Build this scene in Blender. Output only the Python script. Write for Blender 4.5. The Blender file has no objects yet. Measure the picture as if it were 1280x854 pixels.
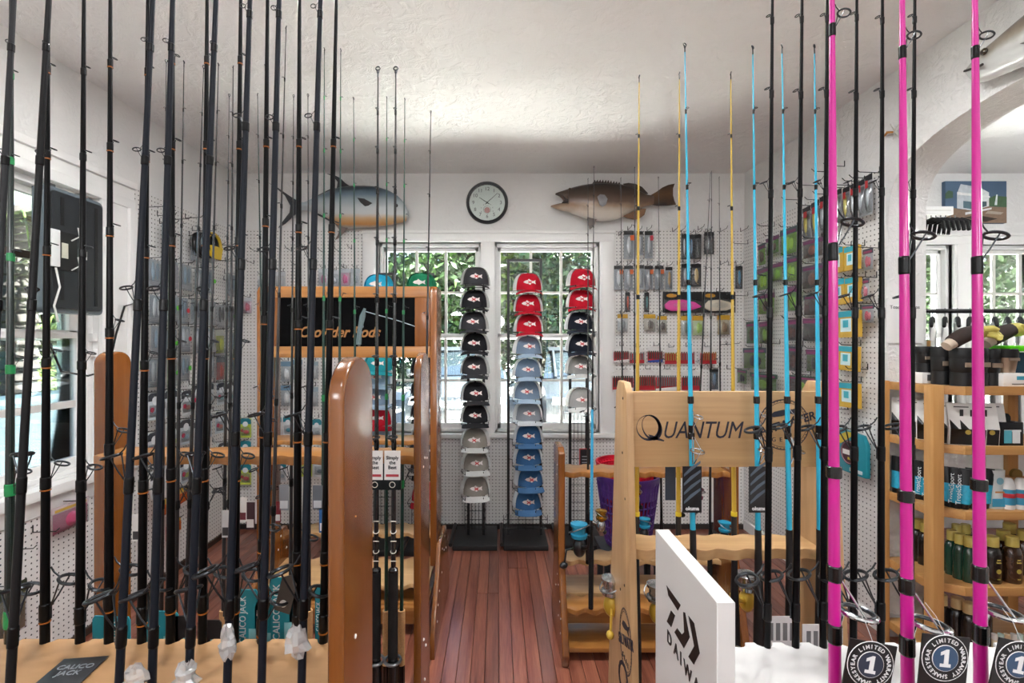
import bpy, bmesh, math, random
from mathutils import Vector, Matrix, Quaternion

# ------------------------------------------------------------------ camera, sky, fill lights, exposure
SC = bpy.context.scene
COL = SC.collection
F, CX, CY, H = 600.0, 622.0, 427.0, 1.415          # focal length and centre in pixels, eye height
cam_d = bpy.data.cameras.new('camera'); cam = bpy.data.objects.new('camera', cam_d); COL.objects.link(cam)
cam.location = (0, 0, H); cam.rotation_euler = (math.pi/2, 0, 0)
cam_d.sensor_width = 36.0; cam_d.lens = F/1280*36.0
cam_d.shift_x = (640-CX)/1280; cam_d.shift_y = (CY-427)/1280
cam_d.clip_start = 0.02; cam_d.clip_end = 200
SC.camera = cam
SC.view_settings.view_transform = 'Standard'; SC.view_settings.look = 'None'
SC.view_settings.gamma = 1.0; SC.view_settings.use_curve_mapping = False
SC.view_settings.exposure = 3.2

world = bpy.data.worlds.new('world'); SC.world = world; world.use_nodes = True
wn = world.node_tree.nodes; wl = world.node_tree.links
bgn = wn['Background']
sky = wn.new('ShaderNodeTexSky'); sky.sky_type = 'NISHITA'
sky.sun_disc = False; sky.sun_elevation = math.radians(55); sky.sun_rotation = math.radians(95)
wl.new(sky.outputs[0], bgn.inputs[0]); bgn.inputs[1].default_value = 0.11

sun_d = bpy.data.lights.new('sun', 'SUN'); sun_d.energy = 20; sun_d.angle = 0.01; sun_d.color = (1, .97, .93)
sun = bpy.data.objects.new('sun', sun_d); COL.objects.link(sun); sun.location = (3, -4, 12)
sun.rotation_euler = (math.radians(-2), math.radians(34), 0)     # sun stands high on the right, so none falls in

# globes added as fill light, unseen above or behind the frame: (x, y, z of the globe, emission strength)
FILL_GLOBES = [(-.7, -.8, 1.8, 3.4), (1.1, -.8, 1.8, 3.4), (0, -1.9, 1.8, 5), (3.3, 1.9, 2.2, 7)]
# flush fill lights added to throw light down, unseen above the frame: (x, y, emission strength)
FILL_FLUSH = [(-.9, 1.52, 11), (.9, 1.52, 11), (0, 1.52, 8), (0, -.4, 5)]

# ------------------------------------------------------------------ helpers
R = random.Random(7)
def W(px, py, Y): return Vector(((px-CX)/F*Y, Y, H-(py-CY)/F*Y))
LX, RX, BY, ZC = -1.994, 1.873, 3.64, 2.69
def WLp(px, py, off=0.0):
    Y = F*(LX+off)/(px-CX); return W(px, py, Y)
def WRp(px, py, off=0.0):
    Y = F*(RX-off)/(px-CX); return W(px, py, Y)

class MB:
    def __init__(s): s.v = []; s.f = []; s.uv = None
    def add(s, vs, fs):
        o = len(s.v); s.v += [tuple(v) for v in vs]; s.f += [tuple(i+o for i in f) for f in fs]; return s
    def box(s, x0, x1, y0, y1, z0, z1):
        return s.add([(x0,y0,z0),(x1,y0,z0),(x1,y1,z0),(x0,y1,z0),(x0,y0,z1),(x1,y0,z1),(x1,y1,z1),(x0,y1,z1)],
                     [(0,3,2,1),(4,5,6,7),(0,1,5,4),(1,2,6,5),(2,3,7,6),(3,0,4,7)])
    def prism(s, poly, axis, a0, a1):
        # poly: list of 2-D points; axis 'x': (y,z), 'y': (x,z), 'z': (x,y)
        def p(u, w, a): return (a,u,w) if axis == 'x' else (u,a,w) if axis == 'y' else (u,w,a)
        n = len(poly)
        vs = [p(u,w,a0) for u,w in poly]+[p(u,w,a1) for u,w in poly]
        fs = [tuple(range(n))[::-1], tuple(range(n,2*n))]+[(i,(i+1)%n,(i+1)%n+n,i+n) for i in range(n)]
        return s.add(vs, fs)
    def tube(s, pts, r, n=8, cap=True):
        pts = [Vector(p) for p in pts]; m = len(pts)
        rr = r if isinstance(r, (list, tuple)) else [r]*m
        vs = []; up = None
        for i, p in enumerate(pts):
            t = (pts[min(i+1,m-1)]-pts[max(i-1,0)])
            t = t.normalized() if t.length > 1e-9 else Vector((0,0,1))
            if up is None:
                up = Vector((0,0,1)) if abs(t.z) < .9 else Vector((1,0,0))
            a = t.cross(up)
            if a.length < 1e-6: a = t.orthogonal()
            a.normalize(); b = a.cross(t).normalized(); up = b
            for k in range(n):
                an = 2*math.pi*k/n
                vs.append(p+(a*math.cos(an)+b*math.sin(an))*rr[i])
        fs = []
        for i in range(m-1):
            for k in range(n):
                k2 = (k+1) % n
                fs.append((i*n+k, i*n+k2, (i+1)*n+k2, (i+1)*n+k))
        if cap: fs += [tuple(range(n))[::-1], tuple((m-1)*n+k for k in range(n))]
        return s.add(vs, fs)
    def lathe(s, prof, n=16, c=(0,0,0), sx=1, sy=1, cap=True):
        vs = []; m = len(prof)
        for r, z in prof:
            for k in range(n):
                a = 2*math.pi*k/n; vs.append((c[0]+r*math.cos(a)*sx, c[1]+r*math.sin(a)*sy, c[2]+z))
        fs = []
        for i in range(m-1):
            for k in range(n):
                k2 = (k+1)%n; fs.append((i*n+k, i*n+k2, (i+1)*n+k2, (i+1)*n+k))
        if cap: fs += [tuple(range(n))[::-1], tuple((m-1)*n+k for k in range(n))]
        return s.add(vs, fs)
    def torus(s, c, Rr, r, nrm=(0,0,1), n=16, m=6, sx=1.0):
        nrm = Vector(nrm).normalized(); a = nrm.orthogonal().normalized(); b = nrm.cross(a)
        vs = []; c = Vector(c)
        for i in range(n):
            t = 2*math.pi*i/n; d = a*math.cos(t)*sx+b*math.sin(t)
            for j in range(m):
                u = 2*math.pi*j/m
                vs.append(c+d*(Rr+r*math.cos(u))+nrm*(r*math.sin(u)))
        fs = [(i*m+j, ((i+1)%n)*m+j, ((i+1)%n)*m+(j+1)%m, i*m+(j+1)%m) for i in range(n) for j in range(m)]
        return s.add(vs, fs)
    def ball(s, c, rx, ry, rz, n=12, m=8):
        vs = [(c[0],c[1],c[2]-rz)]
        for i in range(1, m):
            p = -math.pi/2+math.pi*i/m
            for k in range(n):
                a = 2*math.pi*k/n; vs.append((c[0]+rx*math.cos(p)*math.cos(a), c[1]+ry*math.cos(p)*math.sin(a), c[2]+rz*math.sin(p)))
        vs.append((c[0],c[1],c[2]+rz)); t = len(vs)-1; fs = []
        for k in range(n):
            k2 = (k+1)%n; fs.append((0, 1+k2, 1+k)); fs.append((t, 1+(m-2)*n+k, 1+(m-2)*n+k2))
            for i in range(m-2): fs.append((1+i*n+k, 1+i*n+k2, 1+(i+1)*n+k2, 1+(i+1)*n+k))
        return s.add(vs, fs)
    def xf(s, M, start=0):
        for i in range(start, len(s.v)): s.v[i] = tuple(M @ Vector(s.v[i]))
        return s
    def mesh(s, name, mat=None, bevel=0, seg=2, sharp=0.7):
        me = bpy.data.meshes.new(name); me.from_pydata(s.v, [], s.f)
        if s.uv:
            l = me.uv_layers.new(name='UVMap')
            for lp in me.loops: l.data[lp.index].uv = s.uv[lp.vertex_index]
        bm = bmesh.new(); bm.from_mesh(me)
        bmesh.ops.recalc_face_normals(bm, faces=bm.faces)
        if bevel:
            es = [e for e in bm.edges if len(e.link_faces) == 2 and e.calc_face_angle(0) > .6]
            bmesh.ops.bevel(bm, geom=es, offset=bevel, segments=seg, affect='EDGES', profile=.6, clamp_overlap=True)
        bm.to_mesh(me); bm.free()
        for p in me.polygons: p.use_smooth = True
        me.set_sharp_from_angle(angle=sharp)
        if mat is not None: me.materials.append(mat)
        return me
    def build(s, name, mat, parent=None, bevel=0, seg=2, loc=None, rot=None, sharp=0.7):
        return link(name, s.mesh(name, mat, bevel, seg, sharp), parent, loc, rot)

def link(name, me, parent=None, loc=None, rot=None, scale=None, mat=None):
    o = bpy.data.objects.new(name, me); COL.objects.link(o)
    if parent is not None: o.parent = parent
    if loc is not None: o.location = loc
    if rot is not None: o.rotation_euler = rot
    if scale is not None: o.scale = scale if hasattr(scale, '__len__') else (scale,)*3
    if mat is not None:
        o.material_slots[0].link = 'OBJECT'; o.material_slots[0].material = mat
    return o
def tag(o, label=None, cat=None, group=None, kind=None):
    if label: o['label'] = label
    if cat: o['category'] = cat
    if group: o['group'] = group
    if kind: o['kind'] = kind
    return o
def thing(name, label, cat, loc=(0,0,0), rz=0, group=None, kind=None):
    o = bpy.data.objects.new(name, None); COL.objects.link(o); o.empty_display_size = .05
    o.location = loc; o.rotation_euler = (0,0,rz)
    return tag(o, label, cat, group, kind)
def struct(name, mb, mat, label=None, parent=None, bevel=0):
    o = mb.build(name, mat, parent, bevel); o['kind'] = 'structure'
    if label: o['label'] = label
    return o
ORD = ['first','second','third','fourth','fifth','sixth','seventh','eighth','ninth','tenth','eleventh','twelfth',
       'thirteenth','fourteenth','fifteenth','sixteenth','seventeenth','eighteenth']

# ------------------------------------------------------------------ materials
def srgb(h):
    if isinstance(h, str):
        h = h.lstrip('#'); c = [int(h[i:i+2],16)/255 for i in (0,2,4)]
    else: c = h
    return tuple((x/12.92 if x <= .04045 else ((x+.055)/1.055)**2.4) for x in c)+(1,)
MATS = {}
def newmat(name):
    m = bpy.data.materials.new(name); m.use_nodes = True
    nt = m.node_tree; return m, nt.nodes, nt.links, nt.nodes['Principled BSDF']
def plain(hexc, rough=.5, metal=0, coat=0, var=0.08, scale=40, bump=0, spec=.5, alpha=None, name=None):
    key = ('plain', hexc, rough, metal, coat, var, scale, bump, spec, alpha)
    if key in MATS: return MATS[key]
    m, n, l, b = newmat(name or 'paint_'+str(hexc).strip('#'))
    b.inputs['Roughness'].default_value = rough; b.inputs['Metallic'].default_value = metal
    b.inputs['Coat Weight'].default_value = coat; b.inputs['Specular IOR Level'].default_value = spec
    c = srgb(hexc)
    tc = n.new('ShaderNodeTexCoord'); ns = n.new('ShaderNodeTexNoise'); ns.inputs['Scale'].default_value = scale
    ns.inputs['Detail'].default_value = 3
    l.new(tc.outputs['Object'], ns.inputs['Vector'])
    mx = n.new('ShaderNodeMix'); mx.data_type = 'RGBA'
    mx.inputs[6].default_value = tuple(x*(1-var) for x in c[:3])+(1,)
    mx.inputs[7].default_value = tuple(min(1, x*(1+var)) for x in c[:3])+(1,)
    l.new(ns.outputs[0], mx.inputs[0]); l.new(mx.outputs[2], b.inputs['Base Color'])
    if bump:
        bp = n.new('ShaderNodeBump'); bp.inputs['Strength'].default_value = bump; bp.inputs['Distance'].default_value = .002
        l.new(ns.outputs[0], bp.inputs['Height']); l.new(bp.outputs[0], b.inputs['Normal'])
    if alpha is not None: b.inputs['Alpha'].default_value = alpha
    MATS[key] = m; return m
def wood(name, c1, c2, axis='z', rough=.35, coat=.2, scale=14, stretch=.06, rand=.0):
    m, n, l, b = newmat(name)
    tc = n.new('ShaderNodeTexCoord'); mp = n.new('ShaderNodeMapping')
    sc = {'x': (stretch,1,1), 'y': (1,stretch,1), 'z': (1,1,stretch)}[axis]
    mp.inputs['Scale'].default_value = sc
    if rand:
        oi = n.new('ShaderNodeObjectInfo'); vm = n.new('ShaderNodeVectorMath'); vm.operation = 'ADD'
        ml = n.new('ShaderNodeMath'); ml.operation = 'MULTIPLY'; ml.inputs[1].default_value = 37
        l.new(oi.outputs['Random'], ml.inputs[0]); l.new(tc.outputs['Object'], vm.inputs[0]); l.new(ml.outputs[0], vm.inputs[1])
        l.new(vm.outputs[0], mp.inputs['Vector'])
    else: l.new(tc.outputs['Object'], mp.inputs['Vector'])
    n1 = n.new('ShaderNodeTexNoise'); n1.inputs['Scale'].default_value = scale; n1.inputs['Detail'].default_value = 6
    n1.inputs['Roughness'].default_value = .65; n1.inputs['Distortion'].default_value = .6
    l.new(mp.outputs[0], n1.inputs['Vector'])
    n2 = n.new('ShaderNodeTexNoise'); n2.inputs['Scale'].default_value = scale*9; n2.inputs['Detail'].default_value = 3
    l.new(mp.outputs[0], n2.inputs['Vector'])
    mm = n.new('ShaderNodeMath'); mm.operation = 'MULTIPLY_ADD'; mm.inputs[1].default_value = .35
    l.new(n2.outputs[0], mm.inputs[0]); l.new(n1.outputs[0], mm.inputs[2])
    cr = n.new('ShaderNodeValToRGB')
    cr.color_ramp.elements[0].position = .42; cr.color_ramp.elements[0].color = srgb(c1)
    cr.color_ramp.elements[1].position = .9; cr.color_ramp.elements[1].color = srgb(c2)
    l.new(mm.outputs[0], cr.inputs[0])
    out = cr.outputs[0]
    if rand:
        hs = n.new('ShaderNodeHueSaturation'); mr = n.new('ShaderNodeMapRange')
        mr.inputs[3].default_value = 1-rand; mr.inputs[4].default_value = 1+rand
        l.new(oi.outputs['Random'], mr.inputs[0]); l.new(mr.outputs[0], hs.inputs['Value']); l.new(out, hs.inputs['Color']); out = hs.outputs[0]
    l.new(out, b.inputs['Base Color'])
    b.inputs['Roughness'].default_value = rough; b.inputs['Coat Weight'].default_value = coat; b.inputs['Coat Roughness'].default_value = .2
    bp = n.new('ShaderNodeBump'); bp.inputs['Strength'].default_value = .15; bp.inputs['Distance'].default_value = .001
    l.new(n2.outputs[0], bp.inputs['Height']); l.new(bp.outputs[0], b.inputs['Normal'])
    return m
def plaster(name, col, bump, scale, rough=.85):
    m, n, l, b = newmat(name)
    tc = n.new('ShaderNodeTexCoord')
    n1 = n.new('ShaderNodeTexNoise'); n1.inputs['Scale'].default_value = scale; n1.inputs['Detail'].default_value = 8; n1.inputs['Roughness'].default_value = .6
    n1.inputs['Distortion'].default_value = 1.2
    n2 = n.new('ShaderNodeTexNoise'); n2.inputs['Scale'].default_value = 1.6; n2.inputs['Detail'].default_value = 4
    l.new(tc.outputs['Object'], n1.inputs['Vector']); l.new(tc.outputs['Object'], n2.inputs['Vector'])
    c = srgb(col); mx = n.new('ShaderNodeMix'); mx.data_type = 'RGBA'
    mx.inputs[6].default_value = tuple(x*.9 for x in c[:3])+(1,); mx.inputs[7].default_value = c
    l.new(n2.outputs[0], mx.inputs[0]); l.new(mx.outputs[2], b.inputs['Base Color'])
    b.inputs['Roughness'].default_value = rough; b.inputs['Specular IOR Level'].default_value = .25
    bp = n.new('ShaderNodeBump'); bp.inputs['Strength'].default_value = bump; bp.inputs['Distance'].default_value = .012
    cr = n.new('ShaderNodeValToRGB'); cr.color_ramp.elements[0].position = .45; cr.color_ramp.elements[1].position = .62
    l.new(n1.outputs[0], cr.inputs[0]); l.new(cr.outputs[0], bp.inputs['Height']); l.new(bp.outputs[0], b.inputs['Normal'])
    return m
def pegmat(name, col):
    m, n, l, b = newmat(name)
    uv = n.new('ShaderNodeUVMap'); uv.uv_map = 'UVMap'
    sc = n.new('ShaderNodeVectorMath'); sc.operation = 'SCALE'; sc.inputs['Scale'].default_value = 1/.0254
    fr = n.new('ShaderNodeVectorMath'); fr.operation = 'FRACTION'
    sb = n.new('ShaderNodeVectorMath'); sb.operation = 'SUBTRACT'; sb.inputs[1].default_value = (.5,.5,0)
    ln = n.new('ShaderNodeVectorMath'); ln.operation = 'LENGTH'
    lt = n.new('ShaderNodeMath'); lt.operation = 'LESS_THAN'; lt.inputs[1].default_value = .145
    l.new(uv.outputs[0], sc.inputs[0]); l.new(sc.outputs[0], fr.inputs[0]); l.new(fr.outputs[0], sb.inputs[0]); l.new(sb.outputs[0], ln.inputs[0]); l.new(ln.outputs['Value'], lt.inputs[0])
    mx = n.new('ShaderNodeMix'); mx.data_type = 'RGBA'; mx.inputs[6].default_value = srgb(col); mx.inputs[7].default_value = srgb('#1c1a19')
    l.new(lt.outputs[0], mx.inputs[0]); l.new(mx.outputs[2], b.inputs['Base Color']); b.inputs['Roughness'].default_value = .45
    return m
def glassmat(name, tint=(1,1,1), fac=.06, rough=.02, milky=0.0, milk_col=(.8,.85,.9)):
    m = bpy.data.materials.new(name); m.use_nodes = True; n = m.node_tree.nodes; l = m.node_tree.links
    n.remove(n['Principled BSDF']); out = n['Material Output']
    tr = n.new('ShaderNodeBsdfTransparent'); tr.inputs[0].default_value = tint+(1,)
    gl = n.new('ShaderNodeBsdfGlossy'); gl.inputs['Roughness'].default_value = rough
    fr = n.new('ShaderNodeFresnel'); fr.inputs[0].default_value = 1.35
    ad = n.new('ShaderNodeMath'); ad.operation = 'ADD'; ad.inputs[1].default_value = fac; ad.use_clamp = True
    l.new(fr.outputs[0], ad.inputs[0])
    ms = n.new('ShaderNodeMixShader'); l.new(ad.outputs[0], ms.inputs[0]); l.new(tr.outputs[0], ms.inputs[1]); l.new(gl.outputs[0], ms.inputs[2])
    last = ms.outputs[0]
    if milky:
        df = n.new('ShaderNodeBsdfDiffuse'); df.inputs[0].default_value = milk_col+(1,)
        m2 = n.new('ShaderNodeMixShader'); m2.inputs[0].default_value = milky
        l.new(last, m2.inputs[1]); l.new(df.outputs[0], m2.inputs[2]); last = m2.outputs[0]
    l.new(last, out.inputs[0]); return m
def leafmat(name, c1, c2):
    m, n, l, b = newmat(name)
    tc = n.new('ShaderNodeTexCoord'); ns = n.new('ShaderNodeTexNoise'); ns.inputs['Scale'].default_value = 2.3; ns.inputs['Detail'].default_value = 4
    l.new(tc.outputs['Object'], ns.inputs['Vector']); cr = n.new('ShaderNodeValToRGB')
    cr.color_ramp.elements[0].position = .35; cr.color_ramp.elements[0].color = srgb(c1); cr.color_ramp.elements[1].position = .65; cr.color_ramp.elements[1].color = srgb(c2)
    l.new(ns.outputs[0], cr.inputs[0]); l.new(cr.outputs[0], b.inputs['Base Color']); b.inputs['Roughness'].default_value = .5
    b.inputs['Subsurface Weight'].default_value = 0
    return m

M = dict(
    wall=plaster('wall_plaster', '#ebeae8', .25, 16), ceil=plaster('ceiling_plaster', '#f3f2f1', .35, 13),
    jamb=plaster('arch_plaster', '#ebeae8', .45, 24),
    peg=pegmat('pegboard_white', '#e2e0dd'), trim=plain('#efeeec', .4, coat=.1, var=.02), trimdirty=plain('#dad8d3', .5, var=.12, scale=20),
    plank=wood('floor_board', '#561f15', '#a0644e', 'y', .3, .35, 22, .05, .25),
    oak=wood('light_oak', '#a98255', '#cfa877', 'x', .45, .1, 10, .05), oakz=wood('light_oak_upright', '#b08a5e', '#d6b083', 'z', .45, .1, 10, .05),
    honey=wood('honey_wood', '#5f320b', '#8a5220', 'z', .22, .6, 9, .05), honeyx=wood('honey_wood_bar', '#875320', '#b37d42', 'x', .3, .4, 9, .05),
    board=wood('worn_plywood', '#9c744a', '#bf9468', 'x', .4, .2, 5, .3),
    pine=wood('pine_shelf', '#a8743c', '#c99a60', 'x', .5, .05, 8, .08), pinez=wood('pine_post', '#b27c42', '#cf9f63', 'z', .5, .05, 8, .08),
    dark=plain('#141416', .35), black=plain('#0b0b0c', .25, coat=.3), blackmatt=plain('#0f0f10', .6, var=.2, scale=120), wire=plain('#101012', .4),
    rubber=plain('#0a0a0b', .75, var=.3, scale=300), chrome=plain('#c9cbcc', .15, 1, var=.02), steel=plain('#8d9092', .3, 1, var=.05), gunmetal=plain('#3b3e41', .3, .8),
    white=plain('#ecebe9', .45, var=.02), whitepaint=plain('#d2d1cf', .4, coat=.1, var=.03, scale=8),
    cork=plain('#c89b6a', .8, var=.35, scale=260), glass=glassmat('window_glass', (.93,.96,.95), .03), clear=glassmat('clear_plastic', (.95,.96,.97), .05, .15, .07, (.75,.78,.8)),
    wrapplast=glassmat('crumpled_plastic', (.95,.95,.95), .15, .12, .28, (.9,.9,.9)),
    acrylic=plain('#030304', .3, coat=0, var=.3, scale=6, spec=.06),
)
# ------------------------------------------------------------------ room shell
YB = -2.6                                     # rear of the shop behind the camera
XR2 = 5.2                                     # far side of the adjoining room
WT = .18
def wall_with_holes(axis, a0, a1, z0, z1, t0, t1, holes):
    """boxes of one wall; axis 'x' wall runs along x (thickness in y). holes: (u0,u1,z0,z1)"""
    mb = MB()
    def put(u0, u1, za, zb):
        if u1-u0 < 1e-4 or zb-za < 1e-4: return
        if axis == 'x': mb.box(u0,u1,t0,t1,za,zb)
        else: mb.box(t0,t1,u0,u1,za,zb)
    cur = a0
    for (u0,u1,h0,h1) in sorted(holes):
        put(cur,u0,z0,z1); put(u0,u1,z0,h0); put(u0,u1,h1,z1); cur = u1
    put(cur,a1,z0,z1); return mb
px = lambda x: (x-CX)/F*BY
pz = lambda y: H-(y-CY)/F*BY
WINZ0, WINZ1 = pz(541), pz(303)
HB = [(px(474),px(601),WINZ0,WINZ1),(px(618.5),px(749),WINZ0,WINZ1),(px(1085),px(1190),pz(545),pz(306)),(px(1214),px(1330),pz(545),pz(306))]
LW = (1.30, 2.40, .79, 2.13)
struct('wall_back', wall_with_holes('x', LX-.2, XR2, 0, ZC, BY, BY+WT, HB), M['wall'])
struct('wall_left', wall_with_holes('y', YB, BY, 0, ZC, LX-WT, LX, [LW]), M['wall'])
struct('wall_rear', MB().box(LX-.2, XR2, YB-.15, YB, 0, ZC), M['wall'])
struct('wall_far_right', MB().box(XR2, XR2+.15, YB, BY, 0, ZC), M['wall'])
struct('ceiling', MB().box(LX-.3, XR2+.2, YB-.15, BY+.2, ZC, ZC+.12), M['ceil'])
# right wall with the basket-handle arch
A0, A1, AZ, AS = .20, 2.30, 2.365, 1.98
yc, ha = (A0+A1)/2, (A1-A0)/2
arch = []
for i in range(41):
    t = math.pi*i/40; c, s_ = math.cos(t), math.sin(t)
    e = .62
    arch.append((yc+ha*math.copysign(abs(c)**e, c), AS+(AZ-AS)*abs(s_)**e))
outl = [(YB,0),(A0,0)]+arch[::-1]+[(A1,0),(BY,0),(BY,ZC),(YB,ZC)]
mb = MB()
mb.box(RX, RX+WT, YB, A0, 0, ZC); mb.box(RX, RX+WT, A1, BY, 0, ZC)
for (ya,za),(yb,zb) in zip(arch[:-1], arch[1:]):
    y0_, y1_, z0_, z1_ = yb, ya, zb, za
    mb.add([(RX,y0_,z0_),(RX,y1_,z1_),(RX,y1_,ZC),(RX,y0_,ZC),(RX+WT,y0_,z0_),(RX+WT,y1_,z1_),(RX+WT,y1_,ZC),(RX+WT,y0_,ZC)],
           [(0,1,2,3),(7,6,5,4),(0,4,5,1),(3,2,6,7)])
o = struct('wall_right', mb, M['jamb'])
# floor: slab and separate strip boards
fl = struct('floor', MB().box(LX-.2, XR2+.15, YB-.15, BY+.2, -.08, -.012), plain('#1e0f0b', .8))
bw = .0606
cache = {}
def plank(x0, ya, yb):
    key = round(yb-ya, 3)
    if key not in cache:
        cache[key] = MB().box(.0008, bw-.0008, 0, yb-ya-.0015, -.012, 0).mesh('plank', M['plank'], .0012, 1)
    o = link('plank', cache[key], fl, (x0, ya, R.uniform(-.0006, 0)))
xx = LX
while xx < XR2-.5:
    cuts = [YB]
    if xx < RX:
        y_ = R.choice([1.1, 1.5, 1.9, 2.3, 2.7, 3.0]); cuts += [y_] if R.random() < .85 else []
    cuts += [BY]
    for a_, b_ in zip(cuts[:-1], cuts[1:]): plank(xx, a_, b_)
    xx += bw
# baseboards
struct('baseboard_back', MB().box(LX, RX, BY-.022, BY, 0, .035), plain('#2b2624', .5))
struct('baseboard_left', MB().box(LX, LX+.02, YB, BY-.022, 0, .035), plain('#3a2a22', .5))
struct('baseboard_right', MB().box(RX-.02, RX, A1, BY-.022, 0, .07), M['trim'])

# ------------------------------------------------------------------ windows
def window_back(n, x0, x1, z0, z1, cols, meet, y=BY, label=''):
    w = thing('window_%d' % n, label, None, ((x0+x1)/2, y, z0), kind='structure')
    w.location = (0,0,0)
    fw = .035
    mb = MB().box(x0,x1,y+.03,y+.12,z1-.03,z1).box(x0,x1,y+.03,y+.12,z0,z0+.02).box(x0,x0+.02,y+.03,y+.12,z0,z1).box(x1-.02,x1,y+.03,y+.12,z0,z1)
    mb.build('window_frame', M['trim'], w, .003)
    for (za, zb, yo) in ((meet-.02, z1-.03, .07), (z0+.02, meet+.02, .045)):
        xa, xb = x0+.02, x1-.02
        sash = MB().box(xa,xb,y+yo,y+yo+.025,za,za+.045).box(xa,xb,y+yo,y+yo+.025,zb-.028,zb).box(xa,xa+.026,y+yo,y+yo+.025,za,zb).box(xb-.026,xb,y+yo,y+yo+.025,za,zb)
        s = sash.build('sash', M['trim'], w, .003)
        ga, gb, ha_, hb_ = xa+.026, xb-.026, za+.045, zb-.028
        for k in range(1, cols):
            xm = ga+(gb-ga)*k/cols; MB().box(xm-.010,xm+.010,y+yo+.003,y+yo+.022,ha_,hb_).build('muntin', M['trimdirty'], s)
        zm = (ha_+hb_)/2; MB().box(ga,gb,y+yo+.004,y+yo+.021,zm-.009,zm+.009).build('muntin', M['trimdirty'], s)
        for k in range(cols):
            for (p0, p1) in ((ha_, zm), (zm, hb_)):
                MB().box(ga+(gb-ga)*k/cols, ga+(gb-ga)*(k+1)/cols, y+yo+.010, y+yo+.014, p0, p1).build('pane', M['glass'], s)
    return w
MEET = pz(421)
window_back(1, HB[0][0], HB[0][1], WINZ0, WINZ1, 3, MEET, label='white double-hung window behind the dark cap column')
window_back(2, HB[1][0], HB[1][1], WINZ0, WINZ1, 3, MEET, label='white double-hung window behind the red and blue caps')
window_back(4, HB[2][0], HB[2][1], HB[2][2], HB[2][3], 2, MEET, label='narrow sash window beside the arch in the next room')
window_back(5, HB[3][0], HB[3][1], HB[3][2], HB[3][3], 3, MEET, label='sash window at the right edge beneath the house picture')
def casing(name, xs, z0, z1, y, label):
    mb = MB()
    for (a, b) in xs: mb.box(a, b, y-.022, y+.03, z0, z1)
    x0, x1 = xs[0][0], xs[-1][1]
    mb.box(x0, x1, y-.0222, y+.03, z1, z1+.062); mb.box(x0-.006, x1+.006, y-.03, y+.0, z1+.062, z1+.085)
    mb.box(x0-.01, x1+.01, y-.05, y+.06, z0-.03, z0)
    for (a, b) in xs: mb.box(a+.018, b-.018, y-.028, y-.02, z0, z1)
    return struct(name, mb, M['trim'], label, bevel=.003)
casing('trim_1', [(px(454),px(474)),(px(601),px(618.5)),(px(749),px(767))], WINZ0, WINZ1, BY, 'white casing around the pair of rear windows')
casing('trim_2', [(px(1070),px(1085)),(px(1190),px(1214)),(px(1330),px(1350))], HB[2][2], HB[2][3], BY, 'white casing around the side-room windows')
# left wall window
w = thing('window_3', 'large white window behind the wall-mounted screen', None, (0,0,0), kind='structure')
y0, y1, z0, z1 = LW
MB().box(LX-.13,LX-.03,y0,y1,z1-.03,z1).box(LX-.13,LX-.03,y0,y1,z0,z0+.02).box(LX-.13,LX-.03,y0,y0+.025,z0,z1).box(LX-.13,LX-.03,y1-.03,y1,z0,z1).build('window_frame', M['trim'], w, .003)
for (za, zb, xo) in ((1.42, z1-.03, -.11), (z0+.02, 1.46, -.075)):
    s = MB().box(LX+xo,LX+xo+.03,y0+.03,y1-.03,za,za+.05).box(LX+xo,LX+xo+.03,y0+.03,y1-.03,zb-.03,zb).box(LX+xo,LX+xo+.03,y0+.03,y0+.06,za,zb).box(LX+xo,LX+xo+.03,y1-.075,y1-.03,za,zb).build('sash', M['trim'], w, .003)
    zm = 1.115 if za < 1 else 1.80
    MB().box(LX+xo+.003,LX+xo+.027,y0+.06,y1-.07,zm-.016,zm+.016).build('muntin', M['trimdirty'] if za < 1 else plain('#4a3c33', .6), s)
    for (p0, p1) in ((za+.05, zm), (zm, zb-.03)):
        MB().box(LX+xo+.012,LX+xo+.016,y0+.06,y1-.07,p0,p1).build('pane', M['glass'], s)
for zc in (1.435, 1.36):
    MB().box(LX-.04,LX-.004,y1-.028,y1+.0,zc-.02,zc+.02).build('sash_latch', M['trim'], w, .004)
mb = MB()
yo = 2.62
for (a, b, d) in ((y1, y1+.05, .02), (y1+.05, yo-.05, .014), (yo-.05, yo, .03)): mb.box(LX+.0005, LX+d-.001, a, b, .70, 2.131)
for (a, b, d) in ((2.13, 2.18, .02), (2.18, 2.24, .014), (2.24, 2.275, .03)): mb.box(LX, LX+d, y0-.2, yo, a, b)
mb.box(LX-.04, LX+.06, y0-.2, yo+.01, .74, .785); mb.box(LX, LX+.018, y0-.2, yo, .66, .74)
mb.box(LX, LX+.02, y0-.2, y0, .70, 2.13)
struct('trim_3', mb, M['trim'], 'white moulded casing around the left window', bevel=.004)

# ------------------------------------------------------------------ pegboards
def pegboard(name, label, plane, u0, u1, z0, z1):
    t = .008; mb = MB()
    if plane == 'back': mb.box(u0,u1,BY-t,BY-.0005,z0,z1); mb.uv = [(v[0], v[2]) for v in mb.v]
    elif plane == 'left': mb.box(LX+.0005,LX+t,u0,u1,z0,z1); mb.uv = [(v[1], v[2]) for v in mb.v]
    else: mb.box(RX-t,RX-.0005,u0,u1,z0,z1); mb.uv = [(v[1], v[2]) for v in mb.v]
    o = mb.build('pegboard', M['peg']); tag(o, label, 'pegboard'); return o
PB_BL = pegboard('', 'white pegboard on rear wall left of the windows', 'back', LX+.01, px(453), .036, pz(287))
PB_BC = pegboard('', 'low white pegboard under the rear windows', 'back', px(453)+.002, px(767)-.002, .036, pz(548))
PB_BR = pegboard('', 'white pegboard on rear wall below the brown fish', 'back', px(767), RX-.01, .036, pz(287))
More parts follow.
